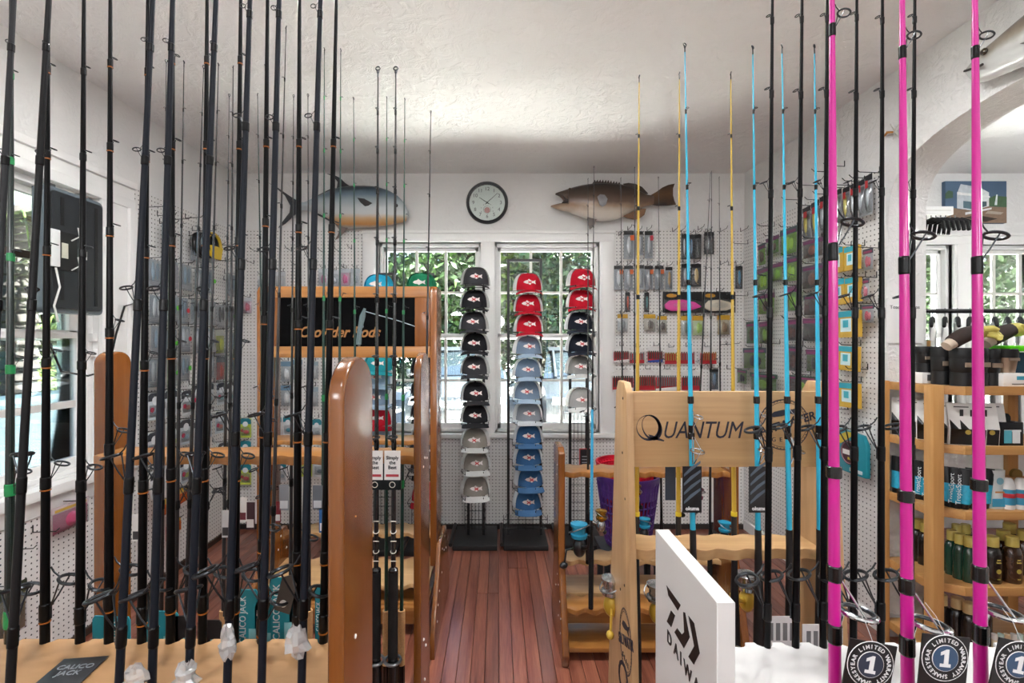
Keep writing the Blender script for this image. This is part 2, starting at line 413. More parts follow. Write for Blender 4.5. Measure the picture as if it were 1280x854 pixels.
PB_L = pegboard('', 'tall white pegboard on left wall past the window', 'left', 2.625, BY-.01, .036, 2.25)
PB_LL = pegboard('', 'low white pegboard beneath the left window', 'left', 1.2, 2.62, .036, .655)
PB_R = pegboard('', 'tall white pegboard on right wall before the arch', 'right', 2.335, BY-.01, .08, 2.25)

# ------------------------------------------------------------------ added fill lights (out of the frame, made up to light the shop)
FILL_LABELS = ['added fill globe over the left aisle behind the camera', 'added fill globe over the right aisle behind the camera', 'added fill globe at the rear of the shop', 'added fill globe in the adjoining room']
for i, (x, y, z, st) in enumerate(FILL_GLOBES):
    m, n, l, b = newmat('fill_globe_lit'); b.inputs['Emission Color'].default_value = (.96,.98,1,1); b.inputs['Emission Strength'].default_value = st
    r = .13
    t = thing('fill_globe', FILL_LABELS[i], 'lamp', (x, y, ZC), group='added fill globes')
    MB().lathe([(.06,-.02),(.06,0),(.0,0)], 16).build('ceiling_rose', M['white'], t)
    MB().tube([(0,0,-.02),(0,0,z-ZC+r*.95)], .006, 6).build('stem', M['steel'], t)
    MB().ball((0,0,z-ZC), r, r, r, 20, 12).build('globe', m, t)
for i, (x, y, st) in enumerate(FILL_FLUSH):
    m, n, l, b = newmat('fill_diffuser'); b.inputs['Emission Color'].default_value = (.97,.985,1,1); b.inputs['Emission Strength'].default_value = st
    t = thing('fill_ceiling_light', 'added round fill light above the %s' % ('second left rack','light oak rack','aisle','front racks')[i], 'lamp', (x, y, ZC), group='added ceiling fill lights')
    MB().lathe([(0,0),(.160,0),(.158,-.028),(.150,-.028),(.150,-.012),(0,-.012)], 28).build('housing', M['white'], t)
    MB().lathe([(0,-.024),(.148,-.024),(.148,-.016),(0,-.016)], 28).build('diffuser', m, t)
# ------------------------------------------------------------------ racks
def arc(cx, cy, r, a0, a1, n): return [(cx+r*math.cos(math.radians(a0+(a1-a0)*i/n)), cy+r*math.sin(math.radians(a0+(a1-a0)*i/n))) for i in range(n+1)]
def notched(x0, x1, y0, y1, front, back, r, deep=1.0, n=6):
    """outline (x,y) of a bar with half-round notches on its front and back edges"""
    pts = [(x0, y0)]
    for xf in sorted(front):
        if xf-r > x0 and xf+r < x1: pts += [(xf-r*math.cos(math.pi*i/n), y0+deep*r*math.sin(math.pi*i/n)) for i in range(n+1)]
    pts += [(x1, y0), (x1, y1)]
    for xb in sorted(back, reverse=True):
        if xb-r > x0 and xb+r < x1: pts += [(xb+r*math.cos(math.pi*i/n), y1-deep*r*math.sin(math.pi*i/n)) for i in range(n+1)]
    pts.append((x0, y1)); return pts
def scallop(x0, x1, y0, y1, pitch, amp):
    """outline of a bar whose long edges are one wave after another"""
    pts = []; n = max(8, int((x1-x0)/pitch*8))
    for i in range(n+1):
        x = x0+(x1-x0)*i/n; pts.append((x, y0+amp*(.5+.5*math.cos(2*math.pi*(x-x0)/pitch))))
    for i in range(n, -1, -1):
        x = x0+(x1-x0)*i/n; pts.append((x, y1-amp*(.5+.5*math.cos(2*math.pi*(x-x0)/pitch))))
    return pts
def round_panel(y0, y1, z0, z1, r=None):
    yc = (y0+y1)/2; h = (y1-y0)/2
    top = [(yc+h*math.cos(math.radians(a)), z1-h*.75+h*.75*math.sin(math.radians(a))) for a in range(0, 181, 15)]
    return [(y0, z0), (y1, z0)]+top
def screw(parent, x, y, z, mat, r=.004):
    MB().ball((x,y,z), .0018, r, r, 8, 4).build('screw', mat, parent)

# --- rack A: front left, honey panel, worn plywood bar
ZBAR = .917
A_BACK = [(14,12,'green'),(60,56,'orange'),(105,100,'plain'),(138,136,'orange'),(185,177,'orange'),(216,213,'orange'),(259,253,'orange'),(301,293,'orange'),(334.5,327,'orange'),(374.5,371,'orange'),(420.5,404,'orange')]
YAB, YAF = .795, .675
def xat(pxv, Y): return (pxv-CX)/F*Y
t = thing('rod_rack', 'honey-coloured wooden rod rack with rounded end panel, nearest on the left', 'rod rack', (0,0,0))
back_n = [xat(b, YAB) for (_, b, _) in A_BACK]+[xat(v, YAB) for v in (-30,-70,-110,-150)]
front_x = [13, 55, 103, 149, 190, 237, 284, 328, 377]
front_n = [xat(v, .70) for v in front_x]+[xat(v, .70) for v in (-30,-80)]
MB().prism(notched(-1.05, -.2295, .672, .805, front_n, back_n, .0125), 'z', ZBAR-.02, ZBAR).build('rod_bar', M['board'], t, .0015, 1)
pA = MB().prism(round_panel(.645, .80, .02, 1.392), 'x', -.2295, -.2075).build('end_panel', M['honey'], t, .006, 3)
screw(t, -.2072, .70, .985, M['white'], .0035); screw(t, -.2072, .70, 1.16, plain('#c9a16a', .5), .0015)
MB().prism(round_panel(.645, .80, .02, 1.392), 'x', -1.072, -1.05).build('end_panel', M['honey'], t, .006, 3)
MB().prism(notched(-1.05, -.2295, .60, .86, [], [], .01), 'z', .06, .08).build('base_shelf', M['honeyx'], t, .002)
# --- rack B: second left
t = thing('rod_rack', 'honey wooden rod rack with wavy crossbar, second from the front on the left', 'rod rack', (0,0,0))
YB0, YB1 = 1.235, 1.395
MB().prism(scallop(-1.075, -.2165, 1.262, 1.385, .083, .014), 'z', 1.088, 1.112).build('rod_bar', M['honeyx'], t, .003)
MB().prism(round_panel(YB0, YB1, .02, 1.385), 'x', -.2165, -.1975).build('end_panel', M['honey'], t, .005, 3)
MB().prism(round_panel(1.388, 1.48, .02, 1.385), 'x', -1.170, -1.128).build('end_panel', M['honey'], t, .006, 3)
MB().prism(notched(-1.128, -.2165, 1.22, 1.46, [], [], .01), 'z', .06, .08).build('base_shelf', M['honeyx'], t, .002)
for (z, y) in ((1.10,1.30),(1.082,1.275),(1.09,1.34)): screw(t, -.197, y, z, M['white'], .0035)
for (z, y) in ((.62,1.28),(.58,1.32),(.50,1.30)): screw(t, -.197, y, z, M['white'], .004)
# --- rack C: sign rack by the caps
t = thing('rod_rack', 'wooden rod rack with black name board in a frame, third on the left', 'rod rack', (0,0,0))
CY0, CY1 = 2.36, 2.60
xl0, xl1, xr0, xr1 = -1.195, -1.165, -.335, -.302
for (a, b) in ((xl0, xl1), (xr0, xr1)):
    MB().prism([(2.38,.30),(2.38,1.66),(2.40,1.69),(2.56,1.69),(2.58,1.66),(2.58,.30)], 'x', a, b).build('end_post', M['honey'], t, .004)
    xf = b+.001 if b > -.5 else b+.001
    MB().prism([(2.13,.0),(2.13,.10),(2.17,.16),(2.30,.30),(2.36,.42),(2.60,.42),(2.68,.30),(2.76,.12),(2.76,.0)], 'x', xf, xf+.022).build('foot', M['honey'], t, .004)
    for (yy, zz) in ((2.22,.12),(2.25,.18),(2.30,.22),(2.40,.26),(2.42,.37),(2.50,.33),(2.53,.39),(2.60,.30)): screw(t, xf+.022, yy, zz, M['white'], .006)
fy = 2.375
zt, zb_ = 1.688, 1.335
mb = MB(); MB().box(xl1, xr0, fy, fy+.03, zt-.055, zt).build('sign_frame', M['honeyx'], t, .003)
MB().box(xl1, xr0, fy, fy+.03, zb_, zb_+.055).build('sign_frame', M['honeyx'], t, .003)
for (a, b) in ((xl1, xl1+.075), (xr0-.075, xr0)): MB().box(a, b, fy, fy+.03, zb_+.055, zt-.055).build('sign_frame', M['honey'], t, .003)
sign = MB().box(xl1+.075, xr0-.075, fy+.012, fy+.02, zb_+.055, zt-.055).build('name_board', M['acrylic'], t)
C_SIGN = (t, fy+.0115)
MB().prism(scallop(xl1, xr0, 2.40, 2.56, .083, .016), 'z', .895, .918).build('rod_bar', M['honeyx'], t, .003)
MB().box(xl1, xr0, 2.28, 2.62, .13, .15).build('base_shelf', M['honeyx'], t, .002)
MB().prism(scallop(xl1, xr0, 2.30, 2.62, .083, .03), 'z', .22, .24).build('butt_bar', M['oak'], t, .002)
MB().prism(scallop(xl1, xr0, 2.62, 2.80, .083, .03), 'z', .34, .36).build('butt_bar', M['oak'], t, .002)
MB().box(xl1, xr0, 2.30, 2.32, .06, .16).build('base_rail', M['honeyx'], t, .002)
# --- rack Q: light oak with the sign
t = thing('rod_rack', 'light oak rod rack with a printed name board, centre right', 'rod rack', (0,0,0)); RACKQ = t
QX0, QX1 = .320, .338
def leg_prof(yt0, yt1, yb0, yb1, zt): return [(yb0,.0),(yb1,.0),(yt1,zt-.03),((yt0+yt1)/2+.03,zt),((yt0+yt1)/2-.03,zt),(yt0,zt-.025)]
legp = leg_prof(1.195, 1.30, 1.10, 1.44, 1.312)
qleg = MB().prism(legp, 'x', QX0, QX1).build('leg', M['oakz'], t, .004)
MB().prism(legp, 'x', .822, .842).build('leg', M['oakz'], t, .004)
for (yy, zz) in ((1.225,1.27),(1.23,1.13),(1.21,.80),(1.25,.77),(1.205,1.02)): screw(t, QX0, yy, zz, plain('#3a2b1c', .4), .004)
MB().box(QX1, .822, 1.222, 1.242, 1.095, 1.287).build('name_board', M['oak'], t, .002)
MB().prism(scallop(QX1, .822, 1.205, 1.312, .074, .012), 'z', .864, .89).build('rod_bar', M['oak'], t, .003)
MB().prism(scallop(QX1, .822, 1.13, 1.40, .074, .03), 'z', .30, .325).build('butt_bar', M['oak'], t, .003)
MB().box(QX1, .822, 1.14, 1.40, .10, .12).build('base_shelf', M['oak'], t, .002)
# --- rack D: far right, honey
t = thing('rod_rack', 'honey wooden rod rack with handled end panel, beside the purple basket', 'rod rack', (0,0,0)); RACKD = t
DX0, DX1, DX2, DX3 = .279, .310, 1.075, 1.105
pD = [(2.08,0),(2.47,0),(2.49,.06),(2.42,.30),(2.39,.42),(2.39,.90),(2.36,.925),(2.23,.925),(2.20,.90),(2.20,.42),(2.16,.30),(2.06,.06)]
MB().prism(pD, 'x', DX0, DX1).build('end_panel', M['honey'], t, .008, 3)
for (yy, zz) in ((2.24,.84),(2.26,.79),(2.15,.25),(2.20,.30),(2.24,.33),(2.30,.25),(2.13,.12),(2.2,.16),(2.12,.19)): screw(t, DX0, yy, zz, M['white'], .0045)
# far end panel with hand hole
mb = MB()
mb.prism([(2.08,0),(2.47,0),(2.42,.30),(2.39,.42),(2.39,.82),(2.20,.82),(2.20,.42),(2.16,.30)], 'x', DX2, DX3)
mb.prism([(2.20,.82),(2.23,.82),(2.23,.90),(2.245,.935),(2.225,.955),(2.20,.90)], 'x', DX2, DX3)
mb.prism([(2.39,.82),(2.36,.82),(2.36,.90),(2.345,.935),(2.365,.955),(2.39,.90)], 'x', DX2, DX3)
mb.prism([(2.245,.935),(2.345,.935),(2.365,.955),(2.225,.955)], 'x', DX2, DX3)
mb.build('end_panel', M['honey'], t)
MB().prism(scallop(DX1, DX2, 2.21, 2.375, .082, .022), 'z', .785, .81).build('rod_bar', M['honeyx'], t, .003)
for (ya, yb, zz, mt) in ((2.12,2.26,.225,'honeyx'),(2.30,2.44,.36,'oak')):
    MB().prism(scallop(DX1, DX2, ya, yb, .082, .022), 'z', zz-.022, zz).build('butt_bar', M[mt], t, .003)
MB().box(DX1, DX2, 2.24, 2.26, .10, .2).build('base_rail', M['honeyx'], t, .002)
MB().box(DX1, DX2, 2.28, 2.46, .20, .22).build('base_shelf', M['oak'], t, .002)
MB().box(DX1, DX2, 2.12, 2.44, .04, .06).build('base_shelf', M['honeyx'], t, .002)
# --- rack E: white, nearest right
t = thing('rod_rack', 'white painted rod rack with black emblem on its end panel, nearest on the right', 'rod rack', (0,0,0)); RACKE = t
E_X0, E_X1 = .2605, .2825
panE = MB().box(E_X0, E_X1, .57, .792, .02, 1.105).build('end_panel', M['whitepaint'], t, .0008, 1)
E_BACK = [(965.5,959),(1002.5,994.5),(1034,1029),(1071,1066.5),(1103,1101),(1143.5,1137)]
E_FRONT = [(1040,1043.5),(1127.5,1134.5),(1218.5,1226)]
YEB, YEF = .795, .655
bn = [xat(b, YEB) for (_, b) in E_BACK]+[xat(v, YEB) for v in (925, 1172, 1205, 1240, 1275, 1310, 1345, 1380)]
fn = [xat(b, .69) for (_, b) in E_FRONT]+[xat(v, .69) for v in (950, 1320)]
MB().prism(notched(E_X1, 1.10, .68, .808, fn, bn, .0145, .9), 'z', ZBAR-.028, ZBAR-.008).build('rod_bar', M['whitepaint'], t, .0012, 1)
MB().box(1.10, 1.122, .57, .80, .02, 1.105).build('end_panel', M['whitepaint'], t, .001, 1)
MB().box(E_X1, 1.10, .57, .86, .05, .07).build('base_shelf', M['whitepaint'], t, .002)
# ------------------------------------------------------------------ fishing rods
def guide_mesh(kind):
    mb = MB()
    if kind == 'spin':       # ring on two legs with a brace, unit = ring radius
        c = Vector((2.0, 0, 1.0)); nrm = Vector((.35, 0, 1))
        mb.torus(c, 1.0, .17, nrm, 18, 6)
        for s in (-1, 1):
            mb.tube([(1.5, s*.86, 1.15), (.75, s*.4, -.6), (.22, s*.05, -1.7)], .085, 5)
        mb.tube([(1.05, 0, 1.35), (.5, 0, 1.9), (.2, 0, 2.5)], .085, 5)
        mb.tube([(.22,0,-3.0), (.22,0,-1.5)], .1, 5)
    elif kind == 'fly':      # single foot, small ring leaning out
        mb.torus((1.5, 0, .5), 1.0, .22, (.3, 0, 1), 14, 6)
        mb.tube([(.55,0,.3),(.3,0,-.5),(.2,0,-2.6)], .2, 5)
    else:                    # casting guide: ring upright on a two-foot frame
        mb.torus((1.25, 0, 0), 1.0, .2, (.15, 0, 1), 14, 6)
        for s in (-1, 1): mb.tube([(.9, s*.75, 0), (.3, s*.1, -1.7), (.2, 0, -2.6)], .12, 5)
        mb.tube([(.4,0,.1),(.22,0,1.9)], .12, 5)
    return mb
GM = {}
for k in ('spin','fly','cast'):
    GM[k] = guide_mesh(k).mesh('guide', M['gunmetal'])
GM['spinc'] = guide_mesh('spin').mesh('guide', M['chrome'])
wrap_me = MB().lathe([(.9,-.5),(1,-.42),(1,.42),(.9,.5)], 10).mesh('wrap', plain('#060607', .3, spec=.25))
tip_me = MB().torus((0,0,.5), .34, .1, (1,0,.3), 12, 5).tube([(.0,0,-.9),(0,0,.15)], .12, 6).tube([(0,.3,.4),(0,.05,-.4)], .05, 4).tube([(0,-.3,.4),(0,-.05,-.4)], .05, 4).mesh('tip_guide', M['gunmetal'])
BL = {}
def frame(d, az):
    z = d.normalized(); x = Vector((math.cos(az), math.sin(az), 0)); x = (x-z*x.dot(z)).normalized(); y = z.cross(x)
    return Matrix((x, y, z)).transposed().to_quaternion()
def interp(prof, z):
    for (a, ra), (b, rb) in zip(prof[:-1], prof[1:]):
        if a <= z <= b: return ra+(rb-ra)*(z-a)/(b-a)
    return prof[0][1] if z < prof[0][0] else prof[-1][1]
def rod(label, group, lo, hi, z0, z1, prof, mat, guides=(), az=0.0, wmat=None, trim=None, kind='fly', segs=(), tip=.004, name='fishing_rod', bandrows=()):
    """lo, hi: two world points of the axis; prof: (world z, radius); guides: (world z, ring radius[, kind])"""
    lo, hi = Vector(lo), Vector(hi); d = (hi-lo)/(hi.z-lo.z)
    base = lo+d*(z0-lo.z); top = lo+d*(z1-lo.z); L = (top-base).length; k = L/(z1-z0)
    t = thing(name, label, 'fishing rod', base, group=group)
    t.rotation_mode = 'QUATERNION'; t.rotation_quaternion = frame(top-base, az)
    def blank(pname, za, zb, rad, m):
        key = (pname, round(za,3), round(zb,3), tuple(prof), id(m), round(k,3), round(z0,3), rad)
        if key not in BL:
            zs = sorted({za, zb}|{p[0] for p in prof if za < p[0] < zb})
            BL[key] = MB().tube([(0,0,(z-z0)*k) for z in zs], [interp(prof,z)*rad for z in zs], 10).mesh(pname, m)
        link(pname, BL[key], t)
    blank('blank', z0, z1, 1, mat)
    for sg in segs: blank(sg[0], sg[1], sg[2], sg[3], sg[4])
    for g in guides:
        z, gr = g[0], g[1]; kd = g[2] if len(g) > 2 else kind
        r = interp(prof, z); lz = (z-z0)*k
        fl = {'spin': 2.3, 'spinc': 2.3, 'fly': 1.7, 'cast': 1.9}[kd]
        link('guide', GM[kd], t, (r*.75, 0, lz), None, gr)
        ww = (wmat or plain('#060607', .3, spec=.25))
        link('wrap', wrap_me, t, (0,0,lz-gr*fl), None, (r*1.13+.0004, r*1.13+.0004, gr*1.5+.006), ww)
        if trim: link('trim_band', wrap_me, t, (0,0,lz-gr*fl-(gr*.75+.0045)), None, (r*1.15+.0005, r*1.15+.0005, .002), trim)
    for (z, hgt, m) in bandrows:
        r = interp(prof, z); link('wrap', wrap_me, t, (0,0,(z-z0)*k), None, (r*1.35+.0004, r*1.35+.0004, hgt), m)
    if tip: link('tip_guide', tip_me, t, (0,0,L+tip*.6), None, tip*2.2)
    t['L'] = 0; del t['L']
    return t
def zy(y, Y): return H-(y-CY)/F*Y
orange = plain('#a05a18', .4); bandgreen = plain('#1d8a4c', .35); slate = plain('#2b303b', .3, coat=.4, var=.05); blk = plain('#050506', .3, coat=0, var=.03, spec=.15)
dgreen = plain('#10302a', .25, coat=.5); charcoal = plain('#1e1f21', .3, coat=.3); gold = plain('#b58a3a', .3, .6)

# --- rack A, rear notches
GA = 'rods standing in the rear notches of the front left rack'
profA = ((.0,.011),(.55,.011),(.7,.0085),(.9,.0071),(1.2,.0062),(1.6,.0044),(1.95,.0029),(2.25,.0012))
desc = {'green': 'black rod with green bands', 'orange': 'gloss black rod with orange trim bands', 'plain': 'plain black rod with bare rings'}
gz = [1.87,1.73,1.572,1.392,1.20,1.0]; gr = [.0034,.0042,.005,.0062,.0095,.0155]
for i, (xt, xb, kd) in enumerate(A_BACK):
    j = R.uniform(-.02,.02) if i not in (3,) else 0
    zz = [z+j for z in gz]
    if i == 3: zz = [1.882,1.745,1.606,1.444,1.258,1.02]
    if i >= 8: zz = [z-.12 for z in gz[:-1]]+[.985]
    if i == 8: zz = [1.75,1.62,1.46,1.28,1.10,.98]
    tr = {'orange': orange, 'green': None, 'plain': None}[kd]
    rod('%s, %s from left, rear row of front rack' % (desc[kd], ORD[i]), GA, W(xb,808,YAB), W(xt,0,YAB), .08, 2.2+R.uniform(0,.06),
        profA, blk if kd != 'green' else plain('#12221f', .25, coat=.5), [(z, r, 'fly' if r < .006 else 'spin') for z, r in zip(zz, gr)], az=R.uniform(-.35,.25), trim=tr, wmat=bandgreen if kd == 'green' else None)
# --- rack A, front notches (leaning)
GAF = 'leaning rods in the front notches of the front left rack'
profF = ((.0,.011),(.6,.011),(.75,.0075),(.9,.0058),(1.2,.0052),(1.6,.0044),(1.95,.0033),(2.3,.0014))
AF = [(17,-28,'#2e2f31'),(61,13,'#19191a'),(191,149,'#161a22'),(216,190,'#161a22'),(270,236,'#161a22'),(312.5,284,'#161a22'),(349,327,'#161a22'),(400.5,377,'#161a22')]
for i, (xt, xb, c) in enumerate(AF):
    g1 = [(48,.0038),(190,.005),(367,.0075),(580,.012),(755,.016)] if i < 5 else [(5,.0038),(147,.005),(317,.007),(527,.010),(722,.0155)]
    rod('%s leaning rod, %s from left, front row of front rack' % ('grey' if i == 0 else 'dark brown' if i == 1 else 'slate blue', ORD[i]), GAF,
        W(xb,854,YAF), W(xt,0,YAF+.03), .08, 2.24+R.uniform(-.03,.04), profF, plain(c, .4, coat=0, var=.05, spec=.18),
        [(zy(y, YAF+.02), r, 'spin') for y, r in g1], az=math.pi-R.uniform(-.2,.9))
# --- rack B
GB = 'rods standing in the second rack on the left'
profB = ((0,.011),(.34,.011),(.345,.0062),(.8,.0055),(1.1,.0045),(1.5,.003),(1.9,.0017),(2.14,.0009))
BR = [(208,203,80,1.235,'#1b1b1d'),(230,222,81,1.235,'#1b1b1d'),(254.5,238,87,1.25,'#1b1b1d'),(273,259,84,1.235,'#1b1b1d'),(291.5,287,87,1.25,'#1b1b1d'),(286.5,281,122,1.42,'#242628'),
      (322,330,121,1.42,'#16302b'),(357.5,343,38,1.15,'#2c2a2a'),(331.5,329,86,1.25,'#1b1b1d'),(367,364,123,1.42,'#242628'),(385,386,122,1.42,'#242628'),(405.5,404,65,1.235,'#123a32'),(426,424,66,1.235,'#123a32'),
      (442,444.5,126,1.42,'#123a32'),(483.5,483,125,1.42,'#123a32'),(506,503,127,1.42,'#123a32'),(538.5,531,143,1.46,'#1b1b1d')]
for i, (xt, xb, yt, Y, c) in enumerate(sorted(BR)):
    zt = zy(yt, Y); ln = zt-.08
    green = c == '#123a32'
    gs = [(zt-ln*f, r) for f, r in ((.055,.0022),(.12,.0025),(.20,.003),(.30,.0045),(.42,.0075),(.54,.012))]
    lab = ('dark green slim rod with bright green bands' if green else 'thin black rod with small rings')
    rod('%s, %s from left in the second left rack' % (lab, ORD[i]), GB, W(xb,600,Y), W(xt,yt,Y), .09, zt, profB, plain(c, .3, coat=.3),
        [(z, r, 'fly' if r < .004 else 'spin') for z, r in gs], az=R.choice([.2,-.3,2.9,-2.6]), wmat=bandgreen if green else None, tip=.0045,
        segs=[('grip', .09, .33, 1.0, M['cork']), ('reel_seat', .33, .46, 1.9, M['black']), ('fore_grip', .46, .62, 1.9, M['cork'])])
# two stout trolling rods with tags
profT = ((0,.0165),(.60,.0165),(.61,.0125),(.84,.0125),(.845,.0062),(1.1,.0056),(1.5,.0042),(1.9,.0026),(2.12,.0016))
cream = plain('#e8e2d6', .5)
TROLL = []
for i, (xt, xb) in enumerate(((472.5, 470),(494.8, 491.5))):
    Y = 1.212
    t = rod('stout black boat rod with foam grip and white tag, %s of the tagged pair' % ('left' if i == 0 else 'right'), 'tagged boat rods', W(xb,720,Y), W(xt,92,Y), .06, 2.092, profT, plain('#17181a', .25, coat=.5),
        [(zy(y,Y), r, 'cast') for y, r in ((137,.0042),(185,.0045),(235,.005),(298,.0058),(368,.007),(445,.0085),(545,.0115))], az=-1.57, tip=.0075,
        segs=[('fore_grip', .62, .835, 1.02, M['rubber']), ('reel_seat', .40, .60, 1.03, M['black'])])
    for q, zz in enumerate((.86,.885,.91,.935,.96)):
        MB().torus((0,0,(zz-.06)), .0068, .0012, (.5*(1 if q % 2 else -1),0,1), 12, 5).build('cross_wrap', cream, t)
    MB().torus((.0,0,.55), .02, .004, (0,0,1), 14, 6).build('seat_ring', M['steel'], t)
    tg = MB().box(.012, .016, -.022, .022, .985, 1.05).build('hang_tag', plain('#101012', .3), t)
    MB().box(.016, .0165, -.020, .020, 1.01, 1.083).build('price_label', plain('#e9e7e4', .5), tg)
    MB().torus((.0166,0,.998), .007, .001, (1,0,0), 14, 4).build('emblem', cream, tg)
    TROLL.append((t, tg))

# --- rack E, rear notches
GE = 'black rods in the rear notches of the white rack'
for i, (xt, xb) in enumerate(E_BACK):
    ys = [(20,.0034),(114,.004),(232,.0055),(375,.0085),(545,.0125),(735,.0165)]
    rod('slim black rod, %s from left in the rear row of the white rack' % ORD[i], GE, W(xb,812,YEB), W(xt,0,YEB), .08, 2.2+R.uniform(0,.05),
        ((.0,.011),(.6,.011),(.75,.0075),(.9,.0056),(1.2,.005),(1.6,.0036),(1.95,.0023),(2.25,.001)), blk,
        [(zy(y+R.uniform(-2,2),YEB), r, 'fly' if r < .005 else 'spin') for y, r in ys], az=math.pi+R.uniform(-.35,.15))
# --- pink rods
pink = plain('#c4148a', .28, coat=.5, var=.04)
GP = 'pink rods in front of the white rack'
PK = []
for i, (xt, xb) in enumerate(E_FRONT):
    Y = YEF; o = (-22, 6, 6)[i]
    t = rod('bright pink rod with black bands, %s of the three' % ('leftmost','middle','rightmost')[i], GP, W(xb,854,Y), W(xt,0,Y), .06, 2.1,
        ((0,.0125),(.75,.0125),(.95,.0078),(1.2,.0068),(1.5,.0056),(1.85,.0036),(2.1,.0016)), pink,
        [(zy(44+o,Y)+.0, .0075, 'spin'), (zy(302+o*.6,Y), .0125, 'spin')], az=.1,
        bandrows=[(zy((590,620,606)[i],Y), .016, M['black'])])
    lz = zy((768,783,768)[i],Y)-.06
    MB().torus((.034,0,lz+.0008), .0188, .0028, (.12,0,1), 26, 8).build('ring_insert', M['gunmetal'], t)
    g = MB().torus((.034,0,lz), .0220, .0032, (.12,0,1), 26, 8)
    for sg in (-1,1): g.tube([(.030, sg*.021, lz), (.020, sg*.012, lz+.022), (.0075, sg*.003, lz+.048)], .0016, 6)
    g.tube([(.0125,0,lz), (.0085,0,lz-.012), (.008,0,lz-.022)], .002, 6)
    g.build('reel_guide', M['chrome'], t)
    for dz in (.056, -.026): link('wrap', wrap_me, t, (0,0,lz+dz), None, (.0092,.0092,.022 if dz > 0 else .026), M['black'])
    PK.append(t)
# --- cyan rods
cyan = plain('#2cb8dc', .3, coat=.4, var=.04)
GC = 'cyan rods in the light oak rack'
CYR = []
for i, (xt, yt, xb) in enumerate(((856,61,866),(941,64,947.5),(977.5,63,986.5),(1018,63,1024.5))):
    Y = 1.19; zt = zy(yt, Y)
    t = rod('sky blue rod with black wraps, %s from left in the light oak rack' % ORD[i], GC, W(xb,660,Y), W(xt,yt,Y), .335, zt,
        ((0,.013),(.62,.013),(.9,.0068),(1.15,.006),(1.5,.0042),(1.9,.0022),(2.15,.0012)), cyan,
        [(zy(y,Y), r, k_) for y, r, k_ in ((136,.0038,'cast'),(230,.0044,'cast'),(347,.0055,'spin'),(525,.0105,'spinc'))], az=-1.2+.25*i, tip=.006,
        segs=[('butt', .335, zy(662,Y), 1.15, plain('#141518', .5, var=.5, scale=200)),('fore_grip', .36, .70, 1.05, M['rubber'])], bandrows=[(zy(500,Y),.018,M['black']),(zy(545,Y),.016,M['black'])])
    # stainless reel guide, kite shaped frame
    b0 = t.rotation_quaternion
    lz = (zy(562,Y)-.335)
    g = MB().torus((.020,0,lz), .0155, .0022, (.25,0,1), 20, 6)
    for s in (-1,1): g.tube([(.018, s*.0145, lz), (.006, s*.002, lz+.034)], .0013, 5); g.tube([(.018, s*.0145, lz), (.006, s*.002, lz-.034)], .0013, 5)
    gg = g.build('reel_guide', M['chrome'], t)
    CYR.append(t)
# --- yellow rods
yel = plain('#c9a63c', .35, coat=.3, var=.06)
for i, (xt, yt, xb) in enumerate(((799,100,796),(849.3,96,848),(913.5,96,917.5))):
    Y = 1.315; zt = zy(yt, Y)
    rod('mustard yellow rod with black wraps, %s from left in the light oak rack' % ORD[i], 'yellow rods in the light oak rack', W(xb,640,Y), W(xt,yt,Y), .335, zt,
        ((0,.013),(.55,.013),(.8,.0065),(1.1,.0058),(1.5,.004),(1.9,.0022),(2.15,.0012)), yel,
        [(zy(y,Y), r, k_) for y, r, k_ in ((168,.003,'fly'),(258,.0036,'fly'),(368,.0046,'fly'),(500,.008,'spin'))], az=math.pi*.9, tip=.0055,
        segs=[('fore_grip', .36, zy(645,Y), 1.2, plain('#15161a', .5, var=.5, scale=200)), ('trim_band', zy(645,Y), zy(640,Y), 1.3, plain('#d9c02f', .4))])
# --- rack D rods
GD = 'rods standing in the far right rack'
profD = ((0,.011),(.5,.011),(.55,.0062),(.9,.0052),(1.4,.0035),(1.8,.0022),(2.16,.0011))
DR = [(735,735,226,2.27),(742.5,740,211,2.12),(776,778.5,225,2.34),(793.5,793,212,2.19),(823,826,224,2.34),(888,872,219,2.25),(889.5,888,217,2.17),(899,900.5,224,2.34)]
for i, (xt, xb, yt, Y) in enumerate(DR):
    zt = zy(yt, Y); gs = [(zt-(zt-.24)*f, r) for f, r in ((.06,.0028),(.13,.0032),(.22,.004),(.33,.0055),(.45,.008),(.57,.012))]
    seg = [('grip', .235 if Y < 2.27 else .365, .60, 1.0, M['rubber'])]
    if i == 1: seg.append(('blank_sleeve', zy(650,Y), zy(512,Y), 1.25, plain('#3fa9d6', .3, coat=.4)))
    rod('thin black rod%s, %s from left in the far right rack' % (' with sky blue lower half' if i == 1 else '', ORD[i]), GD, W(xb,560,Y), W(xt,yt,Y), .235 if Y < 2.27 else .365, zt, profD, plain('#1a1a1c', .3, coat=.3),
        [(z, r, 'fly' if r < .005 else 'spin') for z, r in gs], az=R.choice([0.2,3.0,-.4,2.7]), segs=seg, tip=.005)
